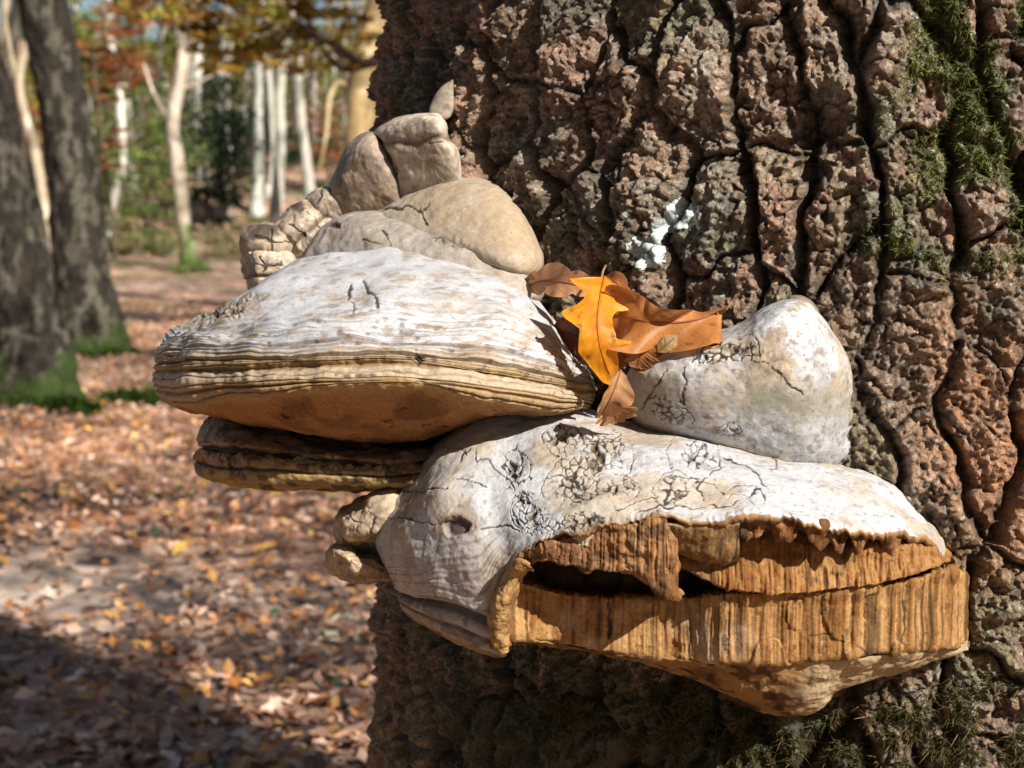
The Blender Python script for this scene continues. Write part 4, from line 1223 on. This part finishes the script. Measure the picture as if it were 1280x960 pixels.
# ---- the torn lower shelf ---------------------------------------------------
def torn_shelf():
    off = w3(800, 620, 1.05)
    t = thing('bracket_fungus', 'broad white crackled bracket fungus torn open to its orange tubes', 'fungus', tuple(off), 'bracket fungi on the great oak')
    top = [  # r1..r5 for every column
        [(520, 650, 1.24), (500, 672, 1.22), (505, 705, 1.22), (515, 730, 1.22), (530, 750, 1.22)],
        [(484, 630, 1.12), (469, 662, 1.085), (477, 698, 1.075), (491, 728, 1.07), (500, 755, 1.075)],
        [(525, 573, 1.11), (505, 635, 1.035), (512, 690, 1.015), (522, 735, 1.012), (538, 780, 1.018)],
        [(570, 533, 1.095), (545, 600, 1.015), (552, 668, .99), (563, 735, .985), (584, 801, .99)],
        [(612, 512, 1.085), (588, 590, 1.006), (592, 662, .978), (602, 740, .970), (630, 814, .974)],
        [(650, 507, 1.078), (628, 585, 1.002), (620, 648, .978), (622, 700, .967), (624, 757, .965)],
        [(690, 509, 1.072), (664, 575, .997), (650, 625, .977), (645, 665, .963), (640, 704, .955)],
        [(730, 515, 1.070), (706, 570, .997), (692, 615, .972), (682, 652, .956), (672, 682, .946)],
        [(782, 527, 1.070), (760, 570, .995), (745, 608, .968), (735, 637, .951), (728, 660, .940)],
        [(842, 536, 1.066), (822, 573, .994), (810, 603, .966), (803, 626, .949), (800, 646, .936)],
        [(912, 552, 1.058), (896, 584, .992), (886, 611, .965), (880, 633, .948), (878, 653, .935)],
        [(982, 572, 1.052), (970, 596, .993), (962, 615, .967), (956, 630, .951), (952, 642, .939)],
        [(1060, 587, 1.052), (1046, 611, .998), (1036, 630, .973), (1029, 643, .957), (1022, 655, .946)],
        [(1110, 603, 1.055), (1100, 625, 1.008), (1092, 641, .984), (1086, 652, .968), (1082, 661, .957)],
        [(1150, 632, 1.06), (1143, 646, 1.025), (1137, 655, 1.0), (1132, 662, .985), (1128, 669, .975)],
        [(1181, 660, 1.065), (1180, 668, 1.045), (1179, 675, 1.028), (1178, 682, 1.015), (1176, 688, 1.0)],
        [(1187, 682, 1.09), (1187, 687, 1.085), (1186, 692, 1.08), (1185, 697, 1.075), (1183, 702, 1.07)],
    ]
    cols = []
    for i, q in enumerate(top):
        p = q[0]; e = q[4]
        r0 = (p[0] + (25 if i < 5 else 0), p[1] + 10, p[2] + (.14 if i < 5 else .09))
        if i < 5:
            lip = [(e[0] + 4, e[1] + 3, e[2] + .012), (e[0] + 16, e[1] - 10, e[2] + .06), (e[0] + 30, e[1] - 22, e[2] + .14)]
        elif i == 5:
            lip = [(e[0] + 8, e[1] + 1, e[2] + .006), (e[0] + 14, e[1] - 4, e[2] + .03), (e[0] + 20, e[1] - 10, e[2] + .06)]
        else:
            lip = [(e[0] + 1, e[1] + 5, e[2] + .004), (e[0] + 2, e[1] + 5, e[2] + .022), (e[0] + 3, e[1] + 1, e[2] + .05)]
        cols.append([r0] + q + lip)
    c = Conk([[q[r] for q in cols] for r in range(9)], 430, 900)
    P, V, U = c.P, c.V, c.U
    n1 = fbm(P, 12, 3, 111); n2 = fbm(P, 45, 3, 112); n3 = fbm(P, 150, 3, 113)
    left = sst(6.2, 4.2, U)
    Vw = V + .10 * n1 + .06 * n2
    fine = np.sin(Vw * 2 * math.pi * 3.6 + 2 * n1) * .5 + np.sin(Vw * 2 * math.pi * 8.3) * .35
    band = left * sst(2.6, 3.6, V) * sst(5.3, 5.0, V)
    h = .0004 * band * fine + .0026 * n1 + .0011 * n2 + .0004 * n3
    fold = np.exp(-((Vw - 4.42) / .09) ** 2) * left; fold2 = np.exp(-((Vw - 4.78) / .06) ** 2) * left
    fold3 = np.exp(-((Vw - 1.55 - .1 * U) / .10) ** 2) * sst(4.6, 2.5, U)
    h = h - .0075 * fold - .003 * fold2 - .0022 * fold3
    clus = [(703, 552, 20, 20, 10, .40), (752, 566, 30, 24, 9, .34), (728, 585, 26, 16, 9, .18), (722, 614, 34, 17, 11, .26), (775, 612, 18, 14, 10, .2), (641, 585, 15, 24, 12, .32), (665, 642, 18, 13, 10, .2), (842, 618, 18, 19, 13, .22), (868, 572, 16, 22, 10, .18), (885, 582, 10, 8, 8, .3), (688, 660, 40, 10, 8, .3), (735, 652, 34, 8, 8, .25), (655, 625, 16, 10, 8, .1), (855, 536, 26, 5, 7, .3), (910, 542, 20, 5, 7, .2)]
    lines = [[(1.0), [(800, 640), (830, 634), (860, 638), (890, 636), (915, 634), (935, 624), (950, 612)]], [(.9), [(935, 626), (945, 636), (950, 642)]],
             [(820, 620), (800, 625), (785, 634), (770, 640)], [(612, 574), (618, 588), (630, 596), (645, 612)], [(555, 557), (575, 558), (583, 566), (588, 560)], [(583, 566), (576, 575)],
             [(595, 565), (598, 578), (612, 574)], [(680, 600), (700, 595), (718, 600), (730, 612)], [(660, 575), (665, 590), (655, 605)], [(700, 575), (690, 568), (682, 560)],
             [(840, 598), (865, 603), (890, 610), (905, 622)], [(905, 575), (930, 582), (945, 590), (958, 608)], [(880, 600), (872, 612), (878, 628)], [(570, 600), (590, 598), (606, 606)], [(500, 612), (530, 612), (560, 610)],
             [(650, 620), (640, 640), (648, 655)], [(470, 644), (500, 648), (540, 655), (560, 652)], [(600, 660), (625, 655), (645, 662)], [(735, 556), (760, 548), (778, 545)], [(738, 558), (755, 556), (776, 548)], [(722, 546), (735, 552), (742, 560)]]
    rings = [(842, 616, 26, 120, 330, .7), (868, 575, 32, 300, 120, .6), (868, 570, 36, 130, 250, .5), (703, 552, 24, 160, 20, .8), (755, 570, 38, 280, 60, .6), (722, 612, 44, 160, 260, .7), (930, 628, 24, 200, 20, .9), (925, 634, 16, 210, 340, .6), (962, 578, 8, 260, 100, .9), (660, 640, 24, 90, 290, .6), (775, 612, 22, 250, 60, .7), (641, 585, 24, 270, 80, .7), (745, 640, 30, 210, 330, .5)]
    crk, pit = crack_mask(c.px, c.py, lines, clus, rings, seed=7)
    ext = (V > .9) & (V < 5.05); crk = crk * ext; pit = pit * ext
    hole = sst(1.15, .7, np.hypot((c.px - 571) / 19, (c.py - 659) / 11) + .25 * n3) * (V > 1) * (V < 5)
    lump = .0022 * sst(1.2, .2, np.hypot((c.px - 755) / 40, (c.py - 630) / 14)) + .003 * np.exp(-((c.py - 628 + .32 * (c.px - 760)) / 9) ** 2) * sst(70, 20, np.abs(c.px - 730))
    h = h + lump * ext - .0006 * crk - .0024 * pit - .004 * hole
    # ragged edge
    e = sst(4.4, 5.0, V) * sst(6.5, 5.2, U * 0 + 5.2) if False else sst(4.5, 5.0, V) * sst(5.5, 6.5, U)
    c.push(h)
    Q = np.stack([U * .9, 0 * U, 0 * U], -1)
    rag = .0034 * vnoise(Q, 2.6, 1) + .0018 * vnoise(Q, 7.0, 2) + .0007 * vnoise(Q, 21.0, 3)
    c.P = c.P + np.stack([0 * rag, 0 * rag, rag * e], -1)
    c.refresh()
    # colours
    s1 = fbm(P, 24, 4, 121)
    col = np.zeros(P.shape) + rgb(.57, .565, .575)
    col = mixc(col, CREAM, sst(.0, .5, s1) * .75)
    col = mixc(col, rgb(.45, .36, .27), sst(.12, .42, fbm(P, 60, 4, 122)) * sst(-.35, .25, s1) * .75)
    col = mixc(col, CREAM, sst(640, 560, c.px) * sst(620, 540, c.py) * .75)
    col = mixc(col, rgb(.40, .33, .26), left * sst(2.4, 4.0, V) * (.35 + .4 * sst(-.2, .3, n2)))
    col = mixc(col, rgb(.23, .17, .14), sst(.2, .75, fine + .6 * n2) * band * .75)
    col = mixc(col, rgb(.16, .12, .11), (sst(.18, .45, fbm(P * rgb(1, 1, 1.6), 75, 3, 123)) * left * sst(4.1, 4.6, V) * .8))
    col = mixc(col, rgb(.38, .25, .12), sst(4.3, 4.9, Vw) * left * sst(4.0, 2.0, U) * .5)
    col = mixc(col, rgb(.16, .09, .05), np.maximum(fold, np.maximum(fold2, .45 * fold3)) * .75)
    col = mixc(col, rgb(.35, .30, .26), sst(.35, .85, fbm(P, 110, 4, 124)) * .6)
    col = mixc(col, rgb(.25, .22, .2), sst(.62, .8, vnoise(P, 360, 125)) * .6)
    col = mixc(col, rgb(.30, .22, .15), sst(4.55, 5.0, Vw) * sst(5.5, 6.5, U) * sst(11.5, 8, U) * .8)
    col = mixc(col, DARK, crk * .93)
    col = mixc(col, rgb(.11, .065, .03), pit * .9)
    col = mixc(col, rgb(.07, .045, .045), hole * .85); col = mixc(col, rgb(.20, .11, .06), sst(1.7, 1.1, np.hypot((c.px - 571) / 19, (c.py - 659) / 11) + .3 * n3) * (1 - hole) * .5 * ext)
    inner = sst(5.02, 5.15, V)
    ic = mixc(np.zeros(P.shape) + rgb(.34, .19, .08), rgb(.13, .065, .03), sst(0, .5, fbm(P, 90, 3, 126)))
    col = mixc(col, ic, inner)
    cap = c.emit('cap', col, M_CAP, t, off)

    # torn faces of tubes ---------------------------------------------------
    def face(name, cols, nv, nu, seed, stri=.0016, lump=.002, base=TUBE, dark=.5, rag_lo=0.0, step=.0, rag_up=0.0):
        c = Conk([[q[r] for q in cols] for r in range(len(cols[0]))], nv, nu)
        P = c.P
        R = len(cols[0]) - 1
        S = np.stack([P[..., 0], P[..., 1] * .3, P[..., 2] * .035], -1)
        tub = vnoise(S, 620, seed) * .55 + vnoise(S, 260, seed + 1) * .6 + vnoise(S, 1100, seed + 4) * .3
        ch = fbm(P * rgb(1, 0, .35), 45, 3, seed + 2)
        edge = sst(R * .76, R * .58, c.V)
        h = stri * tub * edge + .6 * lump * fbm(P, 70, 4, seed + 3) + .0014 * ch
        st = 0
        if step:
            st = sst(.10, .16, fbm(P * rgb(1, 0, .45), 38, 3, seed + 7)); h = h - step * st
        c.push(h)
        if rag_lo or rag_up:
            Q = np.stack([P[..., 0], 0 * P[..., 0], 0 * P[..., 0]], -1)
            rg = vnoise(Q, 90, seed + 8) * .6 + vnoise(Q, 260, seed + 9) * .5
            c.P = c.P + np.stack([0 * rg, 0 * rg, rg * (rag_lo * sst(R * .5, R * .8, c.V) + rag_up * sst(R * .5, R * .2, c.V))], -1)
            c.refresh()
        col = np.zeros(P.shape) + base
        col = mixc(col, base * rgb(.62, .52, .40), sst(.0, .5, tub + .5 * ch))
        col = mixc(col, base * rgb(1.25, 1.45, 1.75), sst(.1, .6, -tub + .6 * fbm(P * rgb(1, 0, .5), 30, 3, seed + 5)) * .55)
        col = mixc(col, base * .28, sst(.25, .55, fbm(P, 60, 4, seed + 6)) * dark)
        col = mixc(col, base * .22, sst(.45, .8, vnoise(S, 420, seed + 12)) * .85)
        col = mixc(col, base * .35, sst(.5, .9, fbm(P, 190, 3, seed + 13)) * .7)
        return c, col, st

    # lower tier
    xs = [618, 634, 700, 765, 840, 905, 1000, 1100, 1180, 1208, 1216]
    yt = [700, 716, 738, 744, 744, 738, 737, 728, 712, 716, 730]
    yb = [800, 799, 806, 816, 827, 831, 829, 821, 810, 803, 795]
    yy = [.975, .978, .990, .995, .995, .975, .974, .976, .992, 1.02, 1.06]
    cols = []
    for x, a, b, Y in zip(xs, yt, yb, yy):
        cols.append([(x, a - 14, Y + .09), (x, a - 5, Y + .035), (x, a, Y), (x, a * .75 + b * .25, Y - .001), (x, (a + b) / 2, Y), (x, a * .2 + b * .8, Y - .001), (x, b, Y + .001), (x + 2, b + 1, Y + .012), (x + 2, b - 3, Y + .06)])
    c, col, st = face('lower_tubes', cols, 240, 760, 141, stri=.0017, lump=.0016, base=rgb(.36, .19, .065), rag_lo=.0008, step=.0016, dark=.35)
    gap = sst(960, 900, c.px) * sst(660, 720, c.px)
    col = mixc(col, rgb(.46, .34, .22), gap * sst(-.3, .2, fbm(c.P, 30, 3, 5)) * sst(745, 790, c.py) * .8)
    hair, _ = crack_mask(c.px, c.py, [[(1010, 794), (1040, 794), (1060, 802), (1086, 818)], [(1030, 735), (1031, 760)], (1.4, [(905, 735), (906, 812)]), [(1131, 722), (1131, 810)], [(1082, 735), (1084, 770)], (1.2, [(762, 740), (763, 800)])], seed=5)
    col = mixc(col, DARK * 1.5, hair * .8)
    c.emit('lower_tube_layer', col, M_TUBE, t, off)

    # upper tier on the right, a lens of tubes under the crust
    xs = [822, 850, 880, 905, 960, 1030, 1095, 1150, 1180, 1190]
    yt = [650, 652, 652, 652, 640, 655, 660, 668, 684, 694]
    yb = [690, 706, 722, 731, 739, 737, 729, 716, 706, 702]
    yy = [.968, .968, .968, .970, .972, .972, .974, .980, 1.004, 1.06]
    rec = [0, .004, .008, .002, .010, .010, .008, .006, .004, 0]
    cols = []
    for x, a, b, Y, rc in zip(xs, yt, yb, yy, rec):
        Y = Y - .006
        cols.append([(x, a - 4, Y + .05), (x, a + 2, Y + .02 + rc * .6), (x, a * .7 + b * .3, Y + rc), (x, a * .4 + b * .6, Y + .003 + rc * .3), (x, b - 3, Y), (x, b, Y + .004), (x, b - 2, Y + .03), (x, b - 8, Y + .07)])
    c, col, st = face('upper_tubes', cols, 190, 560, 161, stri=.0018, lump=.0034, base=rgb(.33, .16, .05), rag_lo=.0012, dark=.55)
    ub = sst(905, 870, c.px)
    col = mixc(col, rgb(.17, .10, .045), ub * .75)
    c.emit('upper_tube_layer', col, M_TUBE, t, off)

    # fringe of torn crust hanging from the broken edge, on the right
    xs = np.linspace(925, 1186, 22)
    cols = []
    rr = np.random.default_rng(4)
    for x in xs:
        a = np.interp(x, [878, 952, 1022, 1082, 1128, 1176, 1190], [653, 642, 655, 661, 669, 688, 700])
        Y = np.interp(x, [878, 952, 1022, 1082, 1128, 1176, 1190], [.937, .941, .948, .959, .977, 1.002, 1.05])
        L = rr.choice([7, 10, 24, 30]) * (1.15 if 1040 < x < 1090 else 1)
        cols.append([(x, a - 2, Y + .012), (x, a + 1, Y + .001), (x, a + L * .5, Y - .001 + rr.uniform(0, .008)), (x, a + L, Y + .006), (x, a + L * .8, Y + .014), (x, a + 2, Y + .02)])
    c, col, st = face('crust_fringe', cols, 90, 620, 171, stri=.0012, lump=.0045, base=rgb(.24, .11, .04), rag_lo=.009, dark=.7)
    c.emit('torn_fringe', col, M_TUBE, cap, off)

    # crumbling chunk on the left of the tear
    xs = [652, 672, 700, 730, 760, 790, 815, 835, 846, 850]
    yt = [690, 682, 670, 660, 652, 648, 646, 650, 690, 715]
    yb = [704, 702, 706, 710, 712, 718, 730, 744, 751, 750]
    yy = [.958, .950, .946, .942, .940, .936, .934, .934, .938, .955]
    cols = []
    for x, a, b, Y in zip(xs, yt, yb, yy):
        cols.append([(x, a - 5, Y + .03), (x, a + 1, Y + .003), (x, a * .65 + b * .35, Y), (x, a * .3 + b * .7, Y + .002), (x, b, Y + .004), (x + 1, b - 3, Y + .02), (x + 2, b - 10, Y + .055)])
    c, col, st = face('chunk', cols, 150, 420, 181, stri=.0014, lump=.0062, base=rgb(.30, .15, .06), rag_lo=.003, dark=.75)
    crumb = sst(.1, .4, fbm(c.P, 85, 3, 182)) * sst(830, 780, c.px)
    col = mixc(col, rgb(.10, .05, .025), crumb * .6)
    col = mixc(col, rgb(.55, .48, .38), sst(.45, .6, fbm(c.P, 60, 3, 183)) * sst(800, 760, c.px) * .7)
    c.emit('crumbling_chunk', col, M_TUBE, t, off)

    # brown smooth bar of crust between chunk and upper tier
    xs = [818, 840, 870, 900, 925]
    cols = []
    for x, a, b in zip(xs, [648, 651, 652, 650, 648], [672, 690, 700, 706, 700]):
        cols.append([(x, a - 2, .97), (x, a + 2, .938), (x, a * .5 + b * .5, .942), (x, b, .955), (x, b - 2, .99)])
    c, col, st = face('bar', cols, 60, 160, 191, stri=.0004, lump=.0022, base=rgb(.24, .14, .055), dark=.4)
    col = mixc(col, rgb(.42, .28, .16), sst(662, 655, c.py) * .8)
    c.emit('inner_crust', col, M_TUBE, t, off)

    # folded torn strip standing along the left end of the cut
    cols = [[(612, 806, .985), (608, 770, .977), (615, 740, .972), (628, 712, .965), (646, 700, .957), (660, 704, .953)],
            [(619, 813, .972), (619, 775, .962), (625, 745, .957), (638, 716, .950), (652, 703, .944), (664, 708, .945)],
            [(632, 814, .970), (634, 775, .963), (638, 748, .957), (648, 724, .951), (658, 712, .946), (666, 711, .947)],
            [(640, 805, .985), (642, 775, .985), (645, 750, .98), (652, 728, .975), (660, 716, .97), (667, 712, .96)]]
    c = Conk([[q[r] for q in cols] for r in range(6)], 200, 70)
    c.push(.0024 * fbm(c.P, 60, 4, 195) + .0008 * fbm(c.P, 240, 3, 196))
    col = mixc(np.zeros(c.P.shape) + rgb(.40, .24, .09), rgb(.20, .10, .035), sst(-.05, .45, fbm(c.P, 70, 4, 197)))
    c.emit('torn_strip', col, M_TUBE, t, off)

    # dark hollow wall behind the tear
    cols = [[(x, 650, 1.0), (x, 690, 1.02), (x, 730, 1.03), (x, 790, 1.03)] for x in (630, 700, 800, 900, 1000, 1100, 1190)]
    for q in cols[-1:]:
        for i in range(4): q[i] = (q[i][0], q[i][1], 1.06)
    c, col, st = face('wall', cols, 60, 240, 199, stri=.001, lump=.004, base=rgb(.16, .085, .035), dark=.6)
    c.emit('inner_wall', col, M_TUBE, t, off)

    # underside with its hanging tip
    xs = [520, 580, 634, 700, 765, 820, 870, 920, 960, 990, 1020, 1045, 1100, 1160, 1210]
    y0 = [768, 797, 799, 806, 816, 824, 829, 831, 830, 829, 828, 826, 821, 812, 803]
    y1 = [766, 792, 797, 806, 818, 832, 853, 875, 888, 893, 884, 862, 846, 830, 812]
    f0 = [1.06, 1.02, .980, .992, .997, .994, .984, .977, .976, .976, .976, .977, .978, .988, 1.02]
    cols = []
    for x, a, b, Y in zip(xs, y0, y1, f0):
        Yt = float(trunk_depth(np.array(x), np.array(b)))
        Yb = Yt + .02
        m = lerp(Y, Yt, .62)
        cols.append([(x, a - 8, Y + .012), (x, a - 1, Y + .004), (x, lerp(a, b, .55), lerp(Y, m, .5)), (x, b, m), (x + 2, b - 3, lerp(m, Yb, .5)), (x + 3, b - 10, Yb)])
    c = Conk([[q[r] for q in cols] for r in range(6)], 150, 420)
    c.push(.0025 * fbm(c.P, 30, 3, 201) + .0012 * fbm(c.P, 120, 4, 202))
    col = mixc(np.zeros(c.P.shape) + rgb(.26, .15, .06), rgb(.12, .065, .028), sst(-.2, .5, fbm(c.P, 40, 4, 203)))
    col = mixc(col, DARK, sst(.3, .5, fbm(c.P, 80, 3, 204)) * .7)
    col = mixc(col, rgb(.42, .34, .22), sst(985, 1020, c.px) * .6)  # paler right of the tip: sunlight painted into the colour
    c.emit('pore_surface', col, M_PORE, t, off)


torn_shelf()

# ------------------------------------------------------------------ leaves caught between the fungi
def oak_leaf(label, spine, width, color, lobes=4, lobe_amp=.38, roll=0.0, curl=0.0, twist=0.0, wave=0.0, stalk=None, seed=0, color2=None, jag=0.0, prof=None, name='oak_leaf', w_pow=.8, nl=90, ns=24):
    """spine: (px,py,Y) from stalk end to tip; width in metres; roll: turn of the blade about the spine"""
    S = w3(*np.array(spine, float).T)
    C = crom(S, nl, 0)
    T = np.gradient(C, axis=0); T /= np.linalg.norm(T, axis=1, keepdims=True)
    view = np.array([0, -1.0, 0])
    A = np.cross(T, view); A /= np.linalg.norm(A, axis=1, keepdims=True)
    Nn = np.cross(A, T)
    t = np.linspace(0, 1, nl)
    ro = roll + twist * (t - .5)
    A2 = A * np.cos(ro)[:, None] + Nn * np.sin(ro)[:, None]
    N2 = np.cross(A2, T)
    s = np.linspace(-1, 1, ns)
    env = np.sin(np.pi * np.clip(t, 0, 1) ** w_pow) ** .75
    rng = np.random.default_rng(seed)
    W = []
    for side in (0, 1):
        ph = rng.uniform(0, 1)
        w = env * (1 - lobe_amp + lobe_amp * np.abs(np.sin(np.pi * (lobes * t + ph))) ** .7 * 1.25)
        if jag: w = w * (1 + jag * np.abs(((t * 26 + ph) % 1) - .5))
        W.append(np.maximum(w, .015) * width * .5)
    if prof is not None:
        pr = np.array(prof, float)
        for k in (0, 1):
            W[k] = np.interp(t, pr[:, 0], pr[:, 1 + k]) * .0005
        W = [np.convolve(np.pad(w, 1, 'edge'), [.2, .6, .2], 'valid') for w in W]
    half = np.where(s[None, :] < 0, W[0][:, None], W[1][:, None])
    Vx = C[:, None] + A2[:, None] * (s[None, :, None] * half[..., None])
    # lobes sweep forward
    Vx = Vx + T[:, None] * (np.abs(s)[None, :, None] * half[..., None] * (.45 if prof is None else .12))
    z = curl * (np.abs(s)[None, :] ** 1.7) * half + wave * width * np.sin(t[:, None] * 15 + s[None, :] * 2 + seed) * np.abs(s)[None, :] * .2
    z = z + .04 * half * np.sin(t[:, None] * lobes * 14) * np.abs(s)[None, :]
    Vx = Vx + N2[:, None] * z[..., None]
    u = np.broadcast_to(t[:, None], (nl, ns)); sv = np.broadcast_to(s[None], (nl, ns))
    col = np.zeros((nl, ns, 3)) + rgb(*color)
    nz = fbm(Vx, 90, 3, seed)
    col = mixc(col, rgb(*(color2 or (np.array(color) * .6))), sst(.0, .5, nz) * .7)
    vein = np.exp(-((((u * 9 - np.abs(sv) * 2.2) % 1) - .5) / .06) ** 2) * .7
    col = mixc(col, rgb(*color) * .55, vein); col = mixc(col, rgb(*color) * rgb(.6, .45, .5), np.exp(-(sv / .05) ** 2) * .6)
    col = mixc(col, rgb(.12, .07, .02), sst(.62, .75, vnoise(Vx, 190, seed + 3)) * .7)
    off = S[0]
    tt = thing(name, label, 'leaf', tuple(off), 'autumn leaves caught between the fungi')
    th = .00022
    Vf = Vx.reshape(-1, 3); Nf = np.repeat(N2, ns, 0)
    F = grid_faces(nl, ns)
    edge = sst(.8, 1.0, np.abs(sv)); col = mixc(col, rgb(*color) * rgb(1.25, 1.3, 1.6), edge * .5)  # lighter rim: edge highlight painted into the blade colour
    tt_blade = add('blade', mesh_from('blade', Vf - off, F, col.reshape(-1, 3)), M_LEAF, tt)
    cm = np.array(color) * rgb(.75, .6, .55)
    Vt, Ft = tube(C[::9] + N2[::9] * .0002, np.linspace(.0008, .00025, len(C[::9])), 6, n=60)
    add('midrib', mesh_from('midrib', Vt - off, Ft, np.zeros(Vt.shape) + cm), M_LEAF, tt_blade)
    if stalk:
        Q = w3(*np.array(stalk, float).T)
        Vt, Ft = tube(Q, np.linspace(.0007, .0010, len(Q)), 6, n=40)
        add('stalk', mesh_from('stalk', Vt - off, Ft, np.zeros(Vt.shape) + rgb(.42, .25, .12)), M_LEAF, tt)
    return tt


oak_leaf('bright orange-yellow oak leaf standing upright in the gap', [(756, 346, 1.035), (750, 372, 1.022), (747, 405, 1.012), (752, 440, 1.010), (768, 482, 1.022)], .058, (.80, .32, .015), prof=[(0, 3, 2), (.06, 20, 26), (.11, 18, 44), (.15, 16, 38), (.21, 21, 18), (.27, 40, 20), (.33, 24, 30), (.38, 20, 46), (.43, 18, 40), (.52, 20, 22), (.58, 22, 24), (.64, 22, 26), (.69, 40, 28), (.73, 36, 26), (.78, 18, 22), (.86, 16, 17), (.94, 9, 12), (1, 1, 1)], stalk=[(757, 332, 1.05), (753, 342, 1.04), (751, 362, 1.028)], seed=4, color2=(.70, .24, .012), curl=-.08, wave=.1)
oak_leaf('large brown curled oak leaf with upturned edge, lying behind the orange one', [(908, 386, 1.035), (880, 397, 1.028), (845, 403, 1.022), (810, 402, 1.022), (785, 396, 1.03), (762, 392, 1.045)], .052, (.50, .20, .055), prof=[(0, 2, 2), (.08, 26, 5), (.16, 36, 6), (.24, 30, 12), (.34, 34, 16), (.44, 38, 18), (.52, 32, 20), (.60, 40, 26), (.70, 44, 32), (.8, 40, 38), (.88, 34, 26), (.95, 20, 12), (1, 2, 2)], curl=.55, wave=.9, seed=6, color2=(.60, .28, .10), stalk=[(914, 378, 1.04), (908, 386, 1.035), (895, 392, 1.03)])
oak_leaf('pinkish-brown oak leaf lying against the bark beside the dome fungus', [(655, 360, 1.11), (675, 352, 1.095), (700, 352, 1.075), (725, 358, 1.065), (742, 366, 1.06)], .022, (.58, .28, .14), lobes=3, lobe_amp=.3, roll=.3, curl=.3, seed=8, color2=(.55, .30, .17))
oak_leaf('narrow rust leaf arching over the orange leaf tip', [(752, 352, 1.055), (768, 352, 1.045), (778, 365, 1.04), (784, 378, 1.04)], .012, (.50, .20, .07), lobes=2, lobe_amp=.3, roll=.6, curl=.5, seed=10)
oak_leaf('small spiky brown leaf scrap propped on the pillow fungus', [(806, 416, 1.025), (804, 432, 1.02), (800, 446, 1.018), (795, 460, 1.02)], .018, (.34, .14, .045), lobes=5, lobe_amp=.45, jag=.6, seed=12, curl=.35)
oak_leaf('pale tan folded leaf hanging down the cleft between the shelves', [(776, 462, 1.0), (770, 480, .998), (762, 500, 1.0), (750, 520, 1.012)], .022, (.55, .29, .13), lobes=2, lobe_amp=.25, roll=.5, curl=.7, seed=14, color2=(.62, .38, .20), stalk=[(764, 488, 1.0), (756, 505, .999), (745, 522, 1.005)])
oak_leaf('little lobed leaf at the bottom of the cleft', [(764, 500, 1.012), (768, 512, 1.012), (772, 528, 1.02)], .026, (.46, .25, .09), lobes=3, lobe_amp=.45, seed=16, curl=.2, color2=(.36, .17, .06))
oak_leaf('dark red-brown leaf in the shade under the orange leaf', [(690, 412, 1.09), (715, 418, 1.075), (740, 428, 1.06), (760, 440, 1.05)], .034, (.20, .065, .03), lobes=3, lobe_amp=.3, roll=-.3, seed=18)
oak_leaf('deep brown leaf hidden behind the upright orange leaf', [(770, 395, 1.05), (785, 412, 1.04), (805, 425, 1.035), (830, 430, 1.035)], .045, (.24, .09, .03), lobes=3, lobe_amp=.3, roll=.2, seed=20)
oak_leaf('olive-brown leaf bit between curled leaf and pillow fungus', [(822, 440, 1.015), (834, 430, 1.016), (846, 420, 1.02)], .010, (.30, .19, .05), lobes=2, lobe_amp=.2, roll=.2, seed=22)
